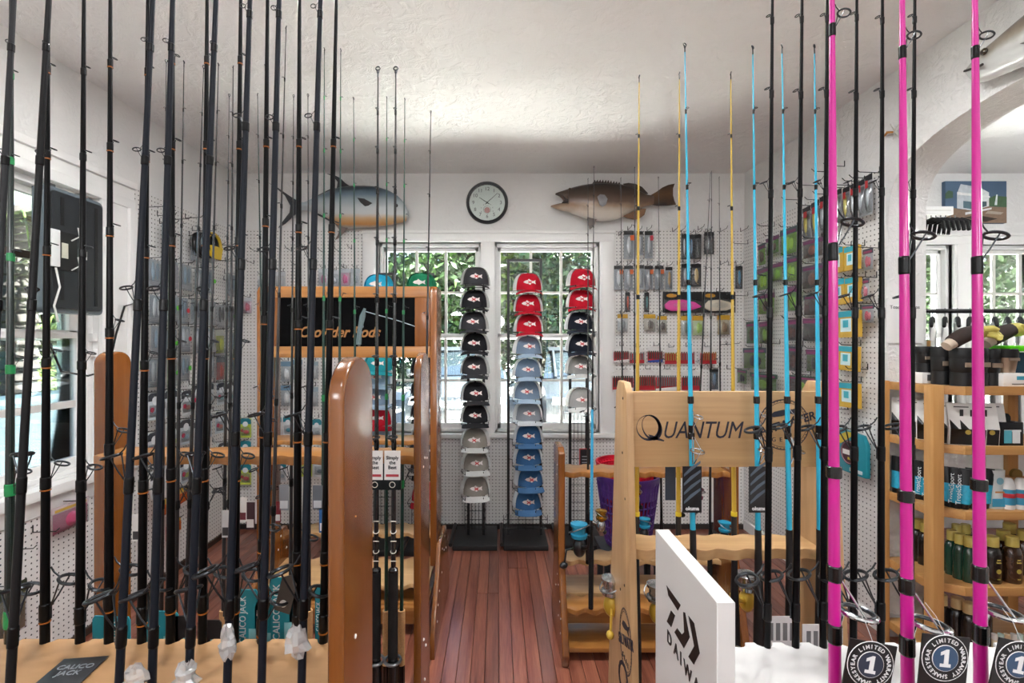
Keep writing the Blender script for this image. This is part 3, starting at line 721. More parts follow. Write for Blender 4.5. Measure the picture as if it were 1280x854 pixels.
# ------------------------------------------------------------------ lettering
def text(body, size, mat, parent, loc, rot, name='lettering', shear=0, ext=.0006, weight=0, space=1, align='CENTER', sx=1, sy=1):
    c = bpy.data.curves.new('lettering', 'FONT'); c.body = body; c.size = size; c.align_x = align; c.align_y = 'CENTER'
    c.extrude = ext; c.shear = shear; c.offset = weight; c.space_character = space; c.resolution_u = 3
    tmp = bpy.data.objects.new('tmp_text', c); COL.objects.link(tmp)
    me = bpy.data.meshes.new_from_object(tmp); bpy.data.objects.remove(tmp)
    me.materials.clear(); me.materials.append(mat)
    o = link(name, me, parent, loc, rot); o.scale = (sx, sy, 1); return o
def fit(o, w, h):
    xs = [v.co.x for v in o.data.vertices]; ys_ = [v.co.y for v in o.data.vertices]; cx_, cy_ = (min(xs)+max(xs))/2, (min(ys_)+max(ys_))/2
    for v in o.data.vertices: v.co.x -= cx_; v.co.y -= cy_
    o.scale = (w/(max(xs)-min(xs)), h/(max(ys_)-min(ys_)), 1); return o
FRONT = (math.pi/2, 0, 0)            # readable by somebody looking along +y
ONLEFTFACE = (math.pi/2, 0, -math.pi/2)   # readable on a face that looks towards -x

# ------------------------------------------------------------------ clock
cx, cz = px(609), pz(254.3)
t = thing('wall_clock', 'round black-rimmed wall clock above the windows', 'clock', (cx, BY, cz))
MB().lathe([(.0,0),(.158,0),(.158,.028),(.150,.038),(.138,.034),(.134,.018),(0,.018)], 40).build('case', plain('#1f2023', .35), t, rot=(math.pi/2,0,0))
MB().lathe([(.0,.0182),(.134,.0182),(.134,.0192),(0,.0192)], 40).build('dial', plain('#efefed', .5, var=.02), t, rot=(math.pi/2,0,0))
ink = plain('#202022', .5)
for h in range(1, 13):
    a = math.radians(90-30*h); text(str(h), .038, ink, t, (.104*math.cos(a), -.0195, .104*math.sin(a)), FRONT, 'numeral')
def hand(ang, ln, w, y):
    a = math.radians(90-ang); d = Vector((math.cos(a), 0, math.sin(a))); n_ = Vector((-d.z,0,d.x))
    pts = [d*-.02+n_*w, d*-.02-n_*w, d*ln-n_*w*.5, d*ln+n_*w*.5]
    MB().add([(p.x,y,p.z) for p in pts]+[(p.x,y-.001,p.z) for p in pts], [(0,1,2,3),(7,6,5,4),(0,4,5,1),(1,5,6,2),(2,6,7,3),(3,7,4,0)]).build('hand', ink, t)
hand(303, .07, .0035, -.021); hand(48, .105, .0025, -.023)
MB().lathe([(0,0),(.006,0),(.006,.004),(0,.004)], 12).build('hub', ink, t, loc=(0,-.021,0), rot=(math.pi/2,0,0))
MB().torus((0,-.0196,-.052), .028, .0008, (0,1,0), 20, 4).build('subdial', ink, t)
MB().lathe([(0,0),(.022,0),(.022,.0008),(0,.0008)], 16).build('subdial_print', plain('#c98b88', .6), t, loc=(0,-.0193,-.056), rot=(math.pi/2,0,0))
for k in range(7):
    a = math.radians(200-36*k); MB().box(-.0025,.0025,-.0202,-.0195,-.0025,.0025).build('mark', ink, t, loc=(.045*math.cos(a),0,-.052+.045*math.sin(a)))
gl = MB().lathe([(0,.030),(.136,.030),(.136,.031),(0,.031)], 32).build('cover_glass', M['glass'], t, rot=(math.pi/2,0,0))

# ------------------------------------------------------------------ mounted fish
def fishmat(name, stops, bumps=0.0, mottle=.25, scale=18):
    m, n, l, b = newmat(name)
    tc = n.new('ShaderNodeTexCoord'); sp = n.new('ShaderNodeSeparateXYZ'); l.new(tc.outputs['Generated'], sp.inputs[0])
    ns = n.new('ShaderNodeTexNoise'); ns.inputs['Scale'].default_value = scale; ns.inputs['Detail'].default_value = 5; l.new(tc.outputs['Object'], ns.inputs['Vector'])
    ma = n.new('ShaderNodeMath'); ma.operation = 'MULTIPLY_ADD'; ma.inputs[1].default_value = mottle; l.new(ns.outputs[0], ma.inputs[0])
    sb = n.new('ShaderNodeMath'); sb.operation = 'SUBTRACT'; sb.inputs[1].default_value = mottle*.5; l.new(sp.outputs['Z'], sb.inputs[0]); l.new(sb.outputs[0], ma.inputs[2])
    cr = n.new('ShaderNodeValToRGB'); e = cr.color_ramp.elements
    e[0].position, e[0].color = stops[0][0], srgb(stops[0][1]); e[1].position, e[1].color = stops[-1][0], srgb(stops[-1][1])
    for p, c in stops[1:-1]: x = e.new(p); x.color = srgb(c)
    l.new(ma.outputs[0], cr.inputs[0]); l.new(cr.outputs[0], b.inputs['Base Color']); b.inputs['Roughness'].default_value = .28; b.inputs['Coat Weight'].default_value = .4
    return m
def lerp(pts, x):
    pts = sorted(pts)
    for (a, b), (c, d) in zip(pts[:-1], pts[1:]):
        if a <= x <= c: return b+(d-b)*(x-a)/max(1e-9, c-a)
    return pts[0][1] if x < pts[0][0] else pts[-1][1]
def loft(mb, top, bot, x0, x1, n, thick, m=14, tf=None, y=0):
    """closed fish trunk: top/bot outlines (x,z), half thickness thick*shape"""
    vs = []; 
    for i in range(n+1):
        u = .5-.5*math.cos(math.pi*i/n); x = x0+(x1-x0)*u
        a, b = lerp(top, x), lerp(bot, x); zc, hz = (a+b)/2, max(.001, (a-b)/2)
        th = thick*(tf(u) if tf else math.sin(math.pi*min(1,max(0,u)))**.5)
        for k in range(m):
            an = 2*math.pi*k/m; vs.append((x, y+th*math.cos(an), zc+hz*math.sin(an)))
    fs = [(i*m+k, i*m+(k+1)%m, (i+1)*m+(k+1)%m, (i+1)*m+k) for i in range(n) for k in range(m)]
    fs += [tuple(range(m)), tuple(n*m+k for k in range(m))[::-1]]
    return mb.add(vs, fs)
def fin(pts, mat, parent, th=.006, y=0, name='fin'): return MB().prism(pts, 'y', y-th/2, y+th/2).build(name, mat, parent, .0015, 1)
# silver pompano-like fish
c0 = (330+650/6.4, 210+320/6.4)
def q(x, y, s=6.4, ox=330, oy=210, c=c0): return ((ox+x/s-c[0])*BY*.985/F, -(oy+y/s-c[1])*BY*.985/F)
t = thing('mounted_fish', 'silver blue deep-bodied mounted fish with black forked tail', 'mounted fish', (px(c0[0])*.985, BY-.075, H-(c0[1]-CY)/F*BY*.985))
Q = lambda L: [q(*p) for p in L]
top = Q([(290,282),(340,280),(430,238),(500,205),(560,178),(620,160),(690,150),(800,149),(900,155),(1000,185),(1080,232),(1130,290),(1155,350)])
bot = Q([(290,350),(340,345),(430,365),(500,400),(560,440),(620,478),(690,491),(800,487),(900,480),(1000,465),(1060,450),(1120,440),(1145,428),(1155,392)])
mb = loft(MB(), top, bot, q(290,0)[0], q(1156,0)[0], 34, .07, 18, lambda u: .12+.9*math.sin(math.pi*min(1,u*.86+.06))**.8)
mb.build('body', fishmat('permit_skin', [(0,'#b9b6b0'),(.07,'#c98f4e'),(.2,'#c9a982'),(.3,'#c3c6c6'),(.6,'#a9b6bc'),(.74,'#718694'),(.9,'#3e505d'),(1,'#2b363e')], mottle=.06), t)
fb = plain('#33353a', .4, coat=.3)
fin(Q([(45,125),(120,165),(230,240),(300,282),(300,350),(250,385),(180,450),(125,485),(165,430),(215,365),(222,310),(180,230),(110,170)]), fb, t, .014, name='tail_fin')
fin(Q([(510,55),(560,60),(620,90),(660,130),(700,155),(590,175),(598,120),(560,75)]), fb, t, .010, name='dorsal_fin')
fin(Q([(430,242),(560,180),(590,172),(560,165),(500,195),(420,236),(380,262)]), fb, t, .008, name='dorsal_fin')
fin(Q([(575,582),(600,540),(610,500),(560,432),(590,440),(680,486),(650,515),(615,560)]), plain('#6d5c55', .4), t, .008, name='anal_fin')
fin(Q([(430,360),(500,398),(560,436),(560,448),(500,415),(425,378)]), fb, t, .006, name='anal_fin')
fin(Q([(775,268),(830,275),(892,310),(860,330),(835,335),(800,305)]), plain('#2f2b2b', .5), t, .006, -.072, 'side_fin')
e = q(1072,320); MB().ball((e[0],-.042,e[1]), .013, .008, .013, 12, 8).build('eye', plain('#1a1713', .1, coat=.8), t)
fin(Q([(1098,392),(1156,378),(1158,384),(1110,404)]), plain('#3b3f43', .5), t, .05, -.005, 'mouth')
g = [q(930,260), q(925,300), q(930,350), q(945,400), q(960,430)]
MB().tube([(a, -.068+.002*i, b) for i, (a, b) in enumerate(g)], .0025, 6).build('gill', plain('#9a8f8d', .5), t)
# brown grouper-like fish
c1 = (680+600/7.11, 215+280/7.11)
q2 = lambda x, y: q(x, y, 7.11, 680, 215, c1)
Q2 = lambda L: [q2(*p) for p in L]
t = thing('mounted_fish', 'brown open-mouthed mounted fish with spiny back fin', 'mounted fish', (px(c1[0])*.985, BY-.085, H-(c1[1]-CY)/F*BY*.985))
top = Q2([(205,165),(250,150),(320,133),(400,120),(480,113),(560,114),(640,120),(700,130),(760,148),(820,172),(900,213),(960,222)])
bot = Q2([(205,360),(250,383),(320,408),(380,430),(450,447),(520,451),(600,445),(650,428),(700,402),(760,372),(820,345),(900,312),(960,303)])
gm = fishmat('grouper_skin', [(0,'#d9d4cc'),(.22,'#cfc5b8'),(.36,'#a48a72'),(.48,'#6b5444'),(.7,'#4c3d34'),(1,'#2e2722')], mottle=.22, scale=9)
mb = loft(MB(), top, bot, q2(205,0)[0], q2(960,0)[0], 30, .075, 18, lambda u: .75*(1-u)**.5*.9+.18+.2*math.sin(math.pi*u))
topj = Q2([(98,203),(120,192),(160,180),(215,162)]); botj = Q2([(98,212),(130,225),(170,262),(215,290)])
loft(mb, topj, botj, q2(98,0)[0], q2(216,0)[0], 8, .05, 14, lambda u: .25+.75*u)
topj = Q2([(57,312),(90,300),(140,290),(216,285)]); botj = Q2([(57,320),(100,338),(150,352),(216,366)])
loft(mb, topj, botj, q2(57,0)[0], q2(216,0)[0], 8, .052, 14, lambda u: .3+.7*u)
mb.build('body', gm, t)
fin(Q2([(150,215),(205,205),(212,290),(150,290),(175,270)]), plain('#3a302b', .6), t, .06, name='mouth_lining')
df = plain('#3a2c24', .45, var=.4, scale=30)
sp = [(420,118)]
for k in range(10): sp += [(445+k*24, 95-8*math.sin(k/9*3.14)+k*2.2-14), (452+k*24, 100+k*2.4)]
fin(Q2(sp+[(690,124),(600,128),(500,122)]), df, t, .008, name='spiny_fin')
fin(Q2([(690,118),(740,110),(800,118),(860,145),(915,205),(880,208),(800,168),(720,138)]), df, t, .008, name='dorsal_fin')
fin(Q2([(930,222),(985,190),(1040,150),(1090,128),(1147,117),(1132,160),(1132,220),(1145,270),(1160,303),(1080,310),(1000,312),(940,302)]), fishmat('tail_skin', [(0,'#2a211c'),(.5,'#6a4a2a'),(1,'#2a211c')], mottle=.7, scale=12), t, .012, name='tail_fin')
fin(Q2([(690,402),(730,420),(780,430),(830,430),(880,392),(898,338),(850,335),(760,372)]), plain('#7a583c', .45, var=.4, scale=30), t, .008, name='anal_fin')
fin(Q2([(372,420),(378,480),(392,530),(430,500),(446,450),(455,440)]), plain('#6c625b', .45), t, .008, -.03, 'belly_fin')
fin(Q2([(445,260),(470,240),(510,245),(535,280),(520,330),(490,348),(465,330)]), plain('#8d8e90', .4, var=.35, scale=40), t, .006, -.083, 'side_fin')
e = q2(215,182); MB().ball((e[0],-.05,e[1]), .009, .007, .009, 12, 8).build('eye', plain('#4a3a26', .1, coat=.8), t)
# fish above the arch, seen head first
t = thing('mounted_fish', 'silver mounted fish with brown back on the wall above the arch', 'mounted fish', (RX-.055, 1.84, 2.44), -math.pi/2)
top = [(0,.03),(.03,.06),(.10,.075),(.2,.10),(.35,.12),(.55,.10),(.75,.05),(.85,.03)]; bot = [(0,-.01),(.02,-.05),(.10,-.065),(.2,-.075),(.35,-.085),(.55,-.06),(.75,-.02),(.85,-.005)]
mb = loft(MB(), top, bot, 0, .86, 24, .05, 16, lambda u: .35+.75*math.sin(math.pi*min(1,u*.8+.08)))
mb.build('body', fishmat('arch_fish_skin', [(0,'#c9c9c6'),(.45,'#b9bab6'),(.62,'#938a7b'),(.78,'#5a4a38'),(1,'#3a2f25')], mottle=.3, scale=14), t)
fin([(.84,.02),(.98,.13),(.95,.01),(.98,-.10),(.84,-.005)], plain('#4a4239', .5), t, .01, name='tail_fin')
fin([(.38,.115),(.42,.19),(.50,.15),(.56,.10)], plain('#4a4239', .5), t, .008, name='dorsal_fin')
fin([(.22,-.02),(.32,-.035),(.33,-.065),(.26,-.05)], plain('#6a665f', .5), t, .006, -.055, 'side_fin')
MB().ball((.085,-.040,.035), .013, .009, .013, 12, 8).build('eye', plain('#2a1d12', .1, coat=.8), t)
MB().tube([(.0,-.028,.012),(.03,-.035,.002),(.065,-.045,-.012),(.09,-.05,-.014)], .0045, 6).build('mouth', plain('#2a231d', .5), t)

# ------------------------------------------------------------------ caps on wire racks
def cap_meshes():
    rx, ry, rz = .098, .100, .116
    def shell(a0, a1, n, hi=0.0, grow=1.0):
        mb = MB(); m = 8; vs = []
        for j in range(m+1):
            p = math.pi/2*j/m
            for i in range(n+1):
                a = math.radians(a0+(a1-a0)*i/n)
                c = max(.02, math.cos(p)**.58)
                vs.append((rx*grow*c*math.sin(a), -ry*grow*c*math.cos(a), .02+rz*grow*math.sin(p)))
        fs = [(j*(n+1)+i, j*(n+1)+i+1, (j+1)*(n+1)+i+1, (j+1)*(n+1)+i) for j in range(m) for i in range(n)]
        return mb.add(vs, fs)
    front = shell(-60, 60, 16).mesh('front_panel', M['dark'])
    back = shell(58, 302, 18, grow=1.055).mesh('mesh_back', M['white'])
    mb = MB(); vs = []; n, m = 14, 4
    for th in (0, -.004):
        for i in range(n+1):
            a = math.radians(-62+124*i/n)
            for j in range(m+1):
                u = j/m; x = (rx+.002)*math.sin(a)*(1-.0*u); yb = -ry*math.cos(a)
                ext = .068*math.cos(a*.95)**.8 if abs(a) < 1.55 else 0
                droop = .022*(abs(x)/rx)**2
                vs.append((x*(1+.04*u), yb-ext*u, .022-u*.014-droop+th))
    k = (n+1)*(m+1)
    fs = []
    for i in range(n):
        for j in range(m):
            a = i*(m+1)+j; fs += [(a, a+1, a+m+2, a+m+1), (k+a, k+a+m+1, k+a+m+2, k+a+1)]
    for i in range(n):
        a = i*(m+1)+m; fs.append((a, k+a, k+a+m+1, a+m+1))
    brim = mb.add(vs, fs).mesh('brim', M['dark'])
    btn = MB().ball((0,0,.138), .007, .007, .004, 8, 5).mesh('button', M['dark'])
    # fish emblem bent on to the front panel
    fishp = [(x_*1.22, z_*1.1) for x_, z_ in [(-.036,0),(-.026,.009),(-.012,.012),(-.006,.020),(.004,.012),(.018,.006),(.032,.013),(.029,0),(.033,-.013),(.018,-.005),(.006,-.011),(.0,-.017),(-.008,-.011),(-.024,-.008)]]
    def bent(pts, off):
        vs = []
        for s in (0, .0012):
            for (x, z) in pts:
                a = math.asin(max(-1, min(1, x/rx))); p = math.asin(min(1, (.052+z)/rz)); c = math.cos(p)**.58
                vs.append((x, -ry*c*math.cos(a)-off-s, .02+.052+z))
        n = len(pts)
        return MB().add(vs, [tuple(range(n)), tuple(range(n,2*n))[::-1]]+[(i,(i+1)%n,(i+1)%n+n,i+n) for i in range(n)])
    emb = bent(fishp, .0015).mesh('emblem', M['white'])
    cr = bent([(x_*1.15, z_*1.1) for x_, z_ in [(-.013,.006),(-.010,.010),(0,.003),(.010,.009),(.013,.005),(.005,0),(.013,-.006),(.009,-.010),(0,-.003),(-.009,-.009),(-.013,-.005),(-.005,0)]], .003).mesh('emblem_cross', plain('#c0202a', .6))
    return front, back, brim, btn, emb, cr
CAPM = cap_meshes()
ORDT = ORD
def cloth(c): return plain(c, .85, var=.15, scale=160, bump=.1, spec=.2)
CAPCOL = {'charcoal': ('#3d3d40','#b9b9b8','#3a3a3d'), 'black': ('#232326','#c2c1bf','#2a2a2c'), 'tan': ('#8f8a82','#d5d4d1','#d0cfcc'), 'red': ('#b5172b','#dcdad8','#b5172b'), 'grey blue': ('#75889c','#dfe0e0','#9fb3c6'),
          'grey': ('#8a9097','#dcdcdb','#c9ced2'), 'denim blue': ('#39618a','#d5d8dc','#4a7099'), 'navy': ('#20232e','#cfd0d2','#262a36'), 'light grey': ('#9b9a98','#dddcda','#dddcda'), 'ash': ('#8b8b89','#d8d7d5','#cfcecb'),
          'teal': ('#2a9aa3','#2a9aa3','#2a9aa3'), 'cyan': ('#2ba6c9','#2ba6c9','#2ba6c9'), 'green': ('#1f7a55','#1f7a55','#1f7a55'), 'pale blue': ('#8fa6b8','#d4d9dd','#8fa6b8'), 'pink': ('#c94a8c','#d9a6c0','#c94a8c'), 'jet black': ('#17181b','#1d1e21','#17181b')}
def cap(x, z, y, col, label, group, tilt=0.05, rz=0, s=1.0):
    f, b, br = (cloth(c) for c in CAPCOL[col])
    t = thing('cap', label, 'cap', (x, y, z), rz, group); t.rotation_euler = (tilt, 0, rz); t.scale = (s,)*3
    for me, nm, m in ((CAPM[0],'front_panel',f),(CAPM[1],'mesh_back',b),(CAPM[2],'brim',br),(CAPM[3],'button',f)): link(nm, me, t, mat=m)
    link('emblem', CAPM[4], t, mat=plain('#e4dcd8', .7) if col not in ('jet black',) else plain('#9aa0a6', .7))
    if col not in ('jet black','teal','cyan','green','pink'): link('emblem_cross', CAPM[5], t)
    return t
YH = 3.30
def caprack(label, x, half, ztop, zlist, y=None, wide=.152):
    y = y or YH; wide = .115 if y < 3.25 else wide
    t = thing('cap_rack', label, 'cap rack', (x, y, 0))
    yb = .13
    for s in (-1, 1): MB().box(s*half-.009, s*half+.009, yb-.009, yb+.009, .01, ztop).build('upright', M['wire'], t)
    MB().box(-half, half, yb-.007, yb+.007, ztop-.018, ztop).build('top_bar', M['wire'], t)
    MB().box(-wide, wide, -.06, .30, .0, .035).build('base_tray', plain('#19191b', .55, var=.3, scale=14), t, .006)
    MB().tube([(-wide-.012,-.07,.045),(-wide-.012,.30,.045)], .013, 8).build('base_rail', M['wire'], t)
    for z in zlist:
        mb = MB(); zz = z+.005
        for s in (-1, 1): mb.tube([(s*half,yb,zz),(s*.088,yb-.03,zz),(s*.093,-.05,zz-.005),(s*.06,-.115,zz-.012),(s*.06,-.118,zz+.012)], .0024, 5)
        mb.tube([(-.093,-.05,zz-.005),(-.05,-.06,zz-.008),(.05,-.06,zz-.008),(.093,-.05,zz-.005)], .0024, 5)
        mb.build('wire_arm', M['wire'], t)
    # wire pockets on the lower stretch
    mb = MB(); lo = .14; hi = max(.2, (min(zlist) if zlist else .6)-.05)
    z = lo
    while z < hi:
        mb.tube([(-half,yb-.012,z),(-half*1.3,0,z-.01),(half*1.3,0,z-.01),(half,yb-.012,z)], .0022, 4); z += .06
    for k in range(7):
        x_ = -half*1.3+half*2.6*k/6; mb.tube([(x_,0,lo-.02),(x_,0,hi)], .0018, 4)
    mb.build('wire_basket', M['wire'], t)
    return t
def zcap(ypx, y=YH): return H-(ypx-CY)/F*y
def column(xpx, rows, rackargs, colname):
    x = (xpx-CX)/F*YH
    zs = []
    for i, (yp, col, dx) in enumerate(rows):
        z = zcap(yp)-.072; zs.append(z)
        cap(x+dx, z, YH, col, '%s cap with fish emblem, %s from top in %s' % (col, ORD[i], colname), 'caps in '+colname, rz=R.uniform(-.08,.14))
    caprack(*rackargs, zs)
column(594, [(347,'charcoal',0),(375,'black',-.003),(402,'charcoal',-.008),(428,'black',0),(457,'charcoal',0),(489,'black',0),(516,'black',-.002),(546,'tan',.003),(574,'tan',.003),(605,'tan',0)],
       ('black wire cap rack holding the dark and tan caps', (594-CX)/F*YH, .055, zcap(335)), 'the dark column')
column(659.5, [(354,'red',0),(380,'red',.004),(405,'red',.004),(432,'grey blue',-.003),(460,'grey blue',-.003),(487,'grey blue',-.003),(513.5,'grey',0),(541,'denim blue',.003),(567,'denim blue',.001),(594,'denim blue',.008),(621.5,'denim blue',-.003)],
       ('tall black wire cap rack holding the red and blue caps', (657-CX)/F*YH, .116, zcap(320)), 'the middle column')
column(725, [(348.5,'red',.005),(374.5,'red',.005),(402,'navy',-.005),(429,'navy',0),(456.5,'ash',-.002),(497,'light grey',0)],
       ('black wire cap rack holding the right-hand caps', (727-CX)/F*YH, .06, zcap(335)), 'the right column')
# two racks behind the framed rod rack
YH_ = YH
YH = 3.22
column(474, [(358,'cyan',0),(452,'teal',0),(468,'pale blue',.0),(492,'grey blue',0),(517,'red',0),(541,'pale blue',.01),(578,'pink',.01)],
       ('black cap rack half hidden behind the framed rod rack', (476-CX)/F*YH, .055, zcap(340)), 'the hidden column')
column(527, [(356,'green',0),(455,'jet black',.03),(482,'jet black',.03),(508,'jet black',.03),(538,'navy',.03),(575,'jet black',.03),(608,'red',.03)],
       ('black cap rack between framed rod rack and window', (528-CX)/F*YH, .055, zcap(340)), 'the column by the post')
YH = YH_
# ------------------------------------------------------------------ packets on the pegboards
PC = {}
def pillow(w, h, d, z1):
    mb = MB(); nx, nz = 4, 5; vs = []
    for s in (1, 0):
        for j in range(nz+1):
            for i in range(nx+1):
                u, v = i/nx, j/nz
                b = (math.sin(math.pi*u)**.6)*(math.sin(math.pi*v)**.6) if 0 < u < 1 and 0 < v < 1 else 0
                vs.append((-w/2+w*u, -(.003+d*b*s), z1-h*v))
    k = (nx+1)*(nz+1); fs = []
    for j in range(nz):
        for i in range(nx):
            a = j*(nx+1)+i; fs += [(a, a+1, a+nx+2, a+nx+1), (k+a, k+a+nx+1, k+a+nx+2, k+a+1)]
    return mb.add(vs, fs)
def pm(key, fn, mat):
    if key not in PC: PC[key] = fn().mesh(key[0], mat)
    return PC[key]
hookm = MB().tube([(0,0,0),(0,-.10,.004),(0,-.115,.018)], .0022, 5).tube([(0,-.001,0),(0,-.001,.03)], .0025, 5).mesh('hook', M['wire'])
ROT = {'back': 0, 'left': math.pi/2, 'right': -math.pi/2}
def hook(board, plane, loc): link('hook', hookm, board, loc, (0,0,ROT[plane]))
def packet(label, group, plane, pos, w, h, kind, c, name='lure_packet', depth=.018, tilt=0):
    """pos: top middle of the packet on its hook; c: colours (header, body/backing, bait, print)"""
    w, h = round(w/.004)*.004, round(h/.005)*.005
    t = thing(name, label, 'packet', pos, ROT[plane], group)
    t.rotation_euler = (0, tilt, ROT[plane])
    hd, bd, bt, pr = (list(c)+[None]*4)[:4]
    P = lambda col, r=.35: plain(col, r, coat=.2, var=.06, scale=60)
    def box(nm, x0, x1, y0, y1, z0, z1, m): link(nm, pm((nm, round(x0,4), round(x1,4), round(y0,4), round(y1,4), round(z0,4), round(z1,4)), lambda: MB().box(x0,x1,y0,y1,z0,z1), m), t, mat=m)
    if kind == 'bag':
        box('header_card', -w/2, w/2, -.0035, -.001, -h*.24, 0, P(hd))
        link('bag', pm(('bag', w, h, depth), lambda: pillow(w, h*.80, depth, -h*.20), M['clear']), t, mat=M['clear'])
        box('backing', -w*.46, w*.46, -.0022, -.0012, -h*.97, -h*.24, P(bd))
        link('bait', pm(('bait', w, h), lambda: MB().ball((0,-.008,-h*.60), w*.17, .006, h*.27, 8, 6).ball((w*.2,-.006,-h*.62), w*.12, .005, h*.22, 8, 6), M['dark']), t, mat=P(bt))
        if pr: box('label_print', -w*.42, w*.42, -.0046, -.0034, -h*.20, -h*.10, P(pr))
    elif kind == 'stripe':
        link('bag', pm(('bag', w, h, depth), lambda: pillow(w, h*.98, depth, -h*.02), M['clear']), t, mat=M['clear'])
        box('backing', -w*.47, w*.47, -.0022, -.0012, -h*.98, -h*.04, P(bd))
        link('bait', pm(('baits', w, h), lambda: MB().ball((-w*.18,-.008,-h*.45), w*.13, .006, h*.34, 8, 6).ball((w*.16,-.008,-h*.42), w*.14, .006, h*.30, 8, 6), M['dark']), t, mat=P(bt))
        for zz in (.80, .85, .90): box('print_line', -w*.47, w*.47, -.0052, -.0042, -h*zz-.0016, -h*zz+.0016, P(hd))
        if pr: link('price_dot', pm(('dot', w), lambda: MB().lathe([(0,0),(w*.14,0),(w*.14,.002),(0,.002)], 10), M['dark']), t, (w*.2,-depth-.002,-h*.5), (math.pi/2,0,0), mat=P(pr))
    elif kind == 'card':
        box('card', -w/2, w/2, -.0028, -.001, -h, 0, P(bd))
        link('header_card', pm(('arch', w, h), lambda: MB().prism([(-w/2,-h*.30),(w/2,-h*.30),(w/2,-h*.08),(w*.3,0),(-w*.3,0),(-w/2,-h*.08)], 'y', -.0042, -.0029), M['dark']), t, mat=P(hd))
        link('label_disc', pm(('disc', w, h), lambda: MB().lathe([(0,0),(w*.24,0),(w*.24,.0015),(0,.0015)], 14), M['dark']), t, (0,-.0043,-h*.30), (math.pi/2,0,0), mat=P('#dfe3e6'))
        link('bubble', pm(('bub', w, h), lambda: pillow(w*.8, h*.45, depth*.6, -h*.45), M['clear']), t, mat=M['clear'])
        link('bait', pm(('bait2', w, h), lambda: MB().ball((w*.08,-.006,-h*.70), w*.26, .004, h*.10, 8, 6), M['dark']), t, mat=P(bt))
        if pr: link('price_dot', pm(('dot', w), lambda: MB().lathe([(0,0),(w*.14,0),(w*.14,.002),(0,.002)], 10), M['dark']), t, (-w*.25,-.007,-h*.62), (math.pi/2,0,0), mat=P(pr))
    elif kind == 'blister':
        link('backing', pm(('slant', w, h), lambda: MB().prism([(-w/2,-h),(w/2,-h),(w/2,-.01),(w*.2,0),(-w*.5,-h*.06)], 'y', -.0025, -.001), M['dark']), t, mat=P(bd))
        box('header_card', -w/2, w/2, -.004, -.0025, -h*.17, -h*.03, P(hd))
        link('bubble', pm(('bub3', w, h, depth), lambda: pillow(w*.82, h*.76, depth, -h*.20), M['clear']), t, mat=M['clear'])
        link('lure', pm(('lure', w, h), lambda: MB().ball((0,-.010,-h*.52), w*.20, .007, h*.30, 8, 8).tube([(0,-.010,-h*.82),(w*.15,-.012,-h*.9)], .0015, 4).tube([(0,-.010,-h*.3),(-w*.2,-.012,-h*.36)], .0015, 4), M['dark']), t, mat=P(bt))
        if pr: box('price_sticker', w*.08, w*.46, -depth-.004, -depth-.003, -h*.38, -h*.20, P(pr))
    elif kind == 'rig':       # card with a bunch of jig heads hanging on it
        box('card', -w/2, w/2, -.0028, -.001, -h, -h*.25, P(bd))
        link('header_card', pm(('hd', w, h), lambda: MB().prism([(-w/2,-h*.36),(w/2,-h*.36),(w/2,-h*.12),(w*.2,0),(-w*.2,0),(-w/2,-h*.12)], 'y', -.004, -.0028), M['dark']), t, mat=P(hd))
        n = max(3, int(w/.016))
        mb = lambda: [MB_ for MB_ in [MB()]][0]
        def rigs():
            m_ = MB()
            for k in range(n):
                x = -w*.42+w*.84*k/(n-1); m_.tube([(x,-.008,-h*.28),(x,-.009,-h*.78)], w*.30/n, 5); m_.ball((x,-.009,-h*.40), w*.34/n, .005, h*.07, 6, 4)
            return m_
        link('jigs', pm(('jigs', w, h), rigs, M['dark']), t, mat=plain(bt, .3, .5, var=.4, scale=200))
        if pr:
            link('print_sweep', pm(('sweep', w, h), lambda: MB().prism([(-w*.5,-h),(w*.5,-h),(w*.5,-h*.80),(-w*.5,-h*.90)], 'y', -.0046, -.003), M['dark']), t, mat=P(pr))
    elif kind == 'box':       # printed sleeve with a window
        box('sleeve', -w/2, w/2, -.02, -.001, -h, 0, P(bd))
        box('header_card', -w/2, w/2, -.0215, -.02, -h*.22, 0, P(hd))
        box('window', -w*.30, w*.18, -.0212, -.02, -h*.78, -h*.28, P(pr or '#dfe9ea'))
        box('bait', -w*.18, w*.06, -.0224, -.0212, -h*.62, -h*.34, P(bt))
    return t
def at_back(x0, x1, y0, y1, dy=.05):
    Y = BY-dy; s = Y/F; return Vector(((x0+x1)/2*s-CX*s, Y, H-(y0-CY)*s)), (x1-x0)*s, (y1-y0)*s
def words(n): return ORD[n] if n < len(ORD) else 'last'

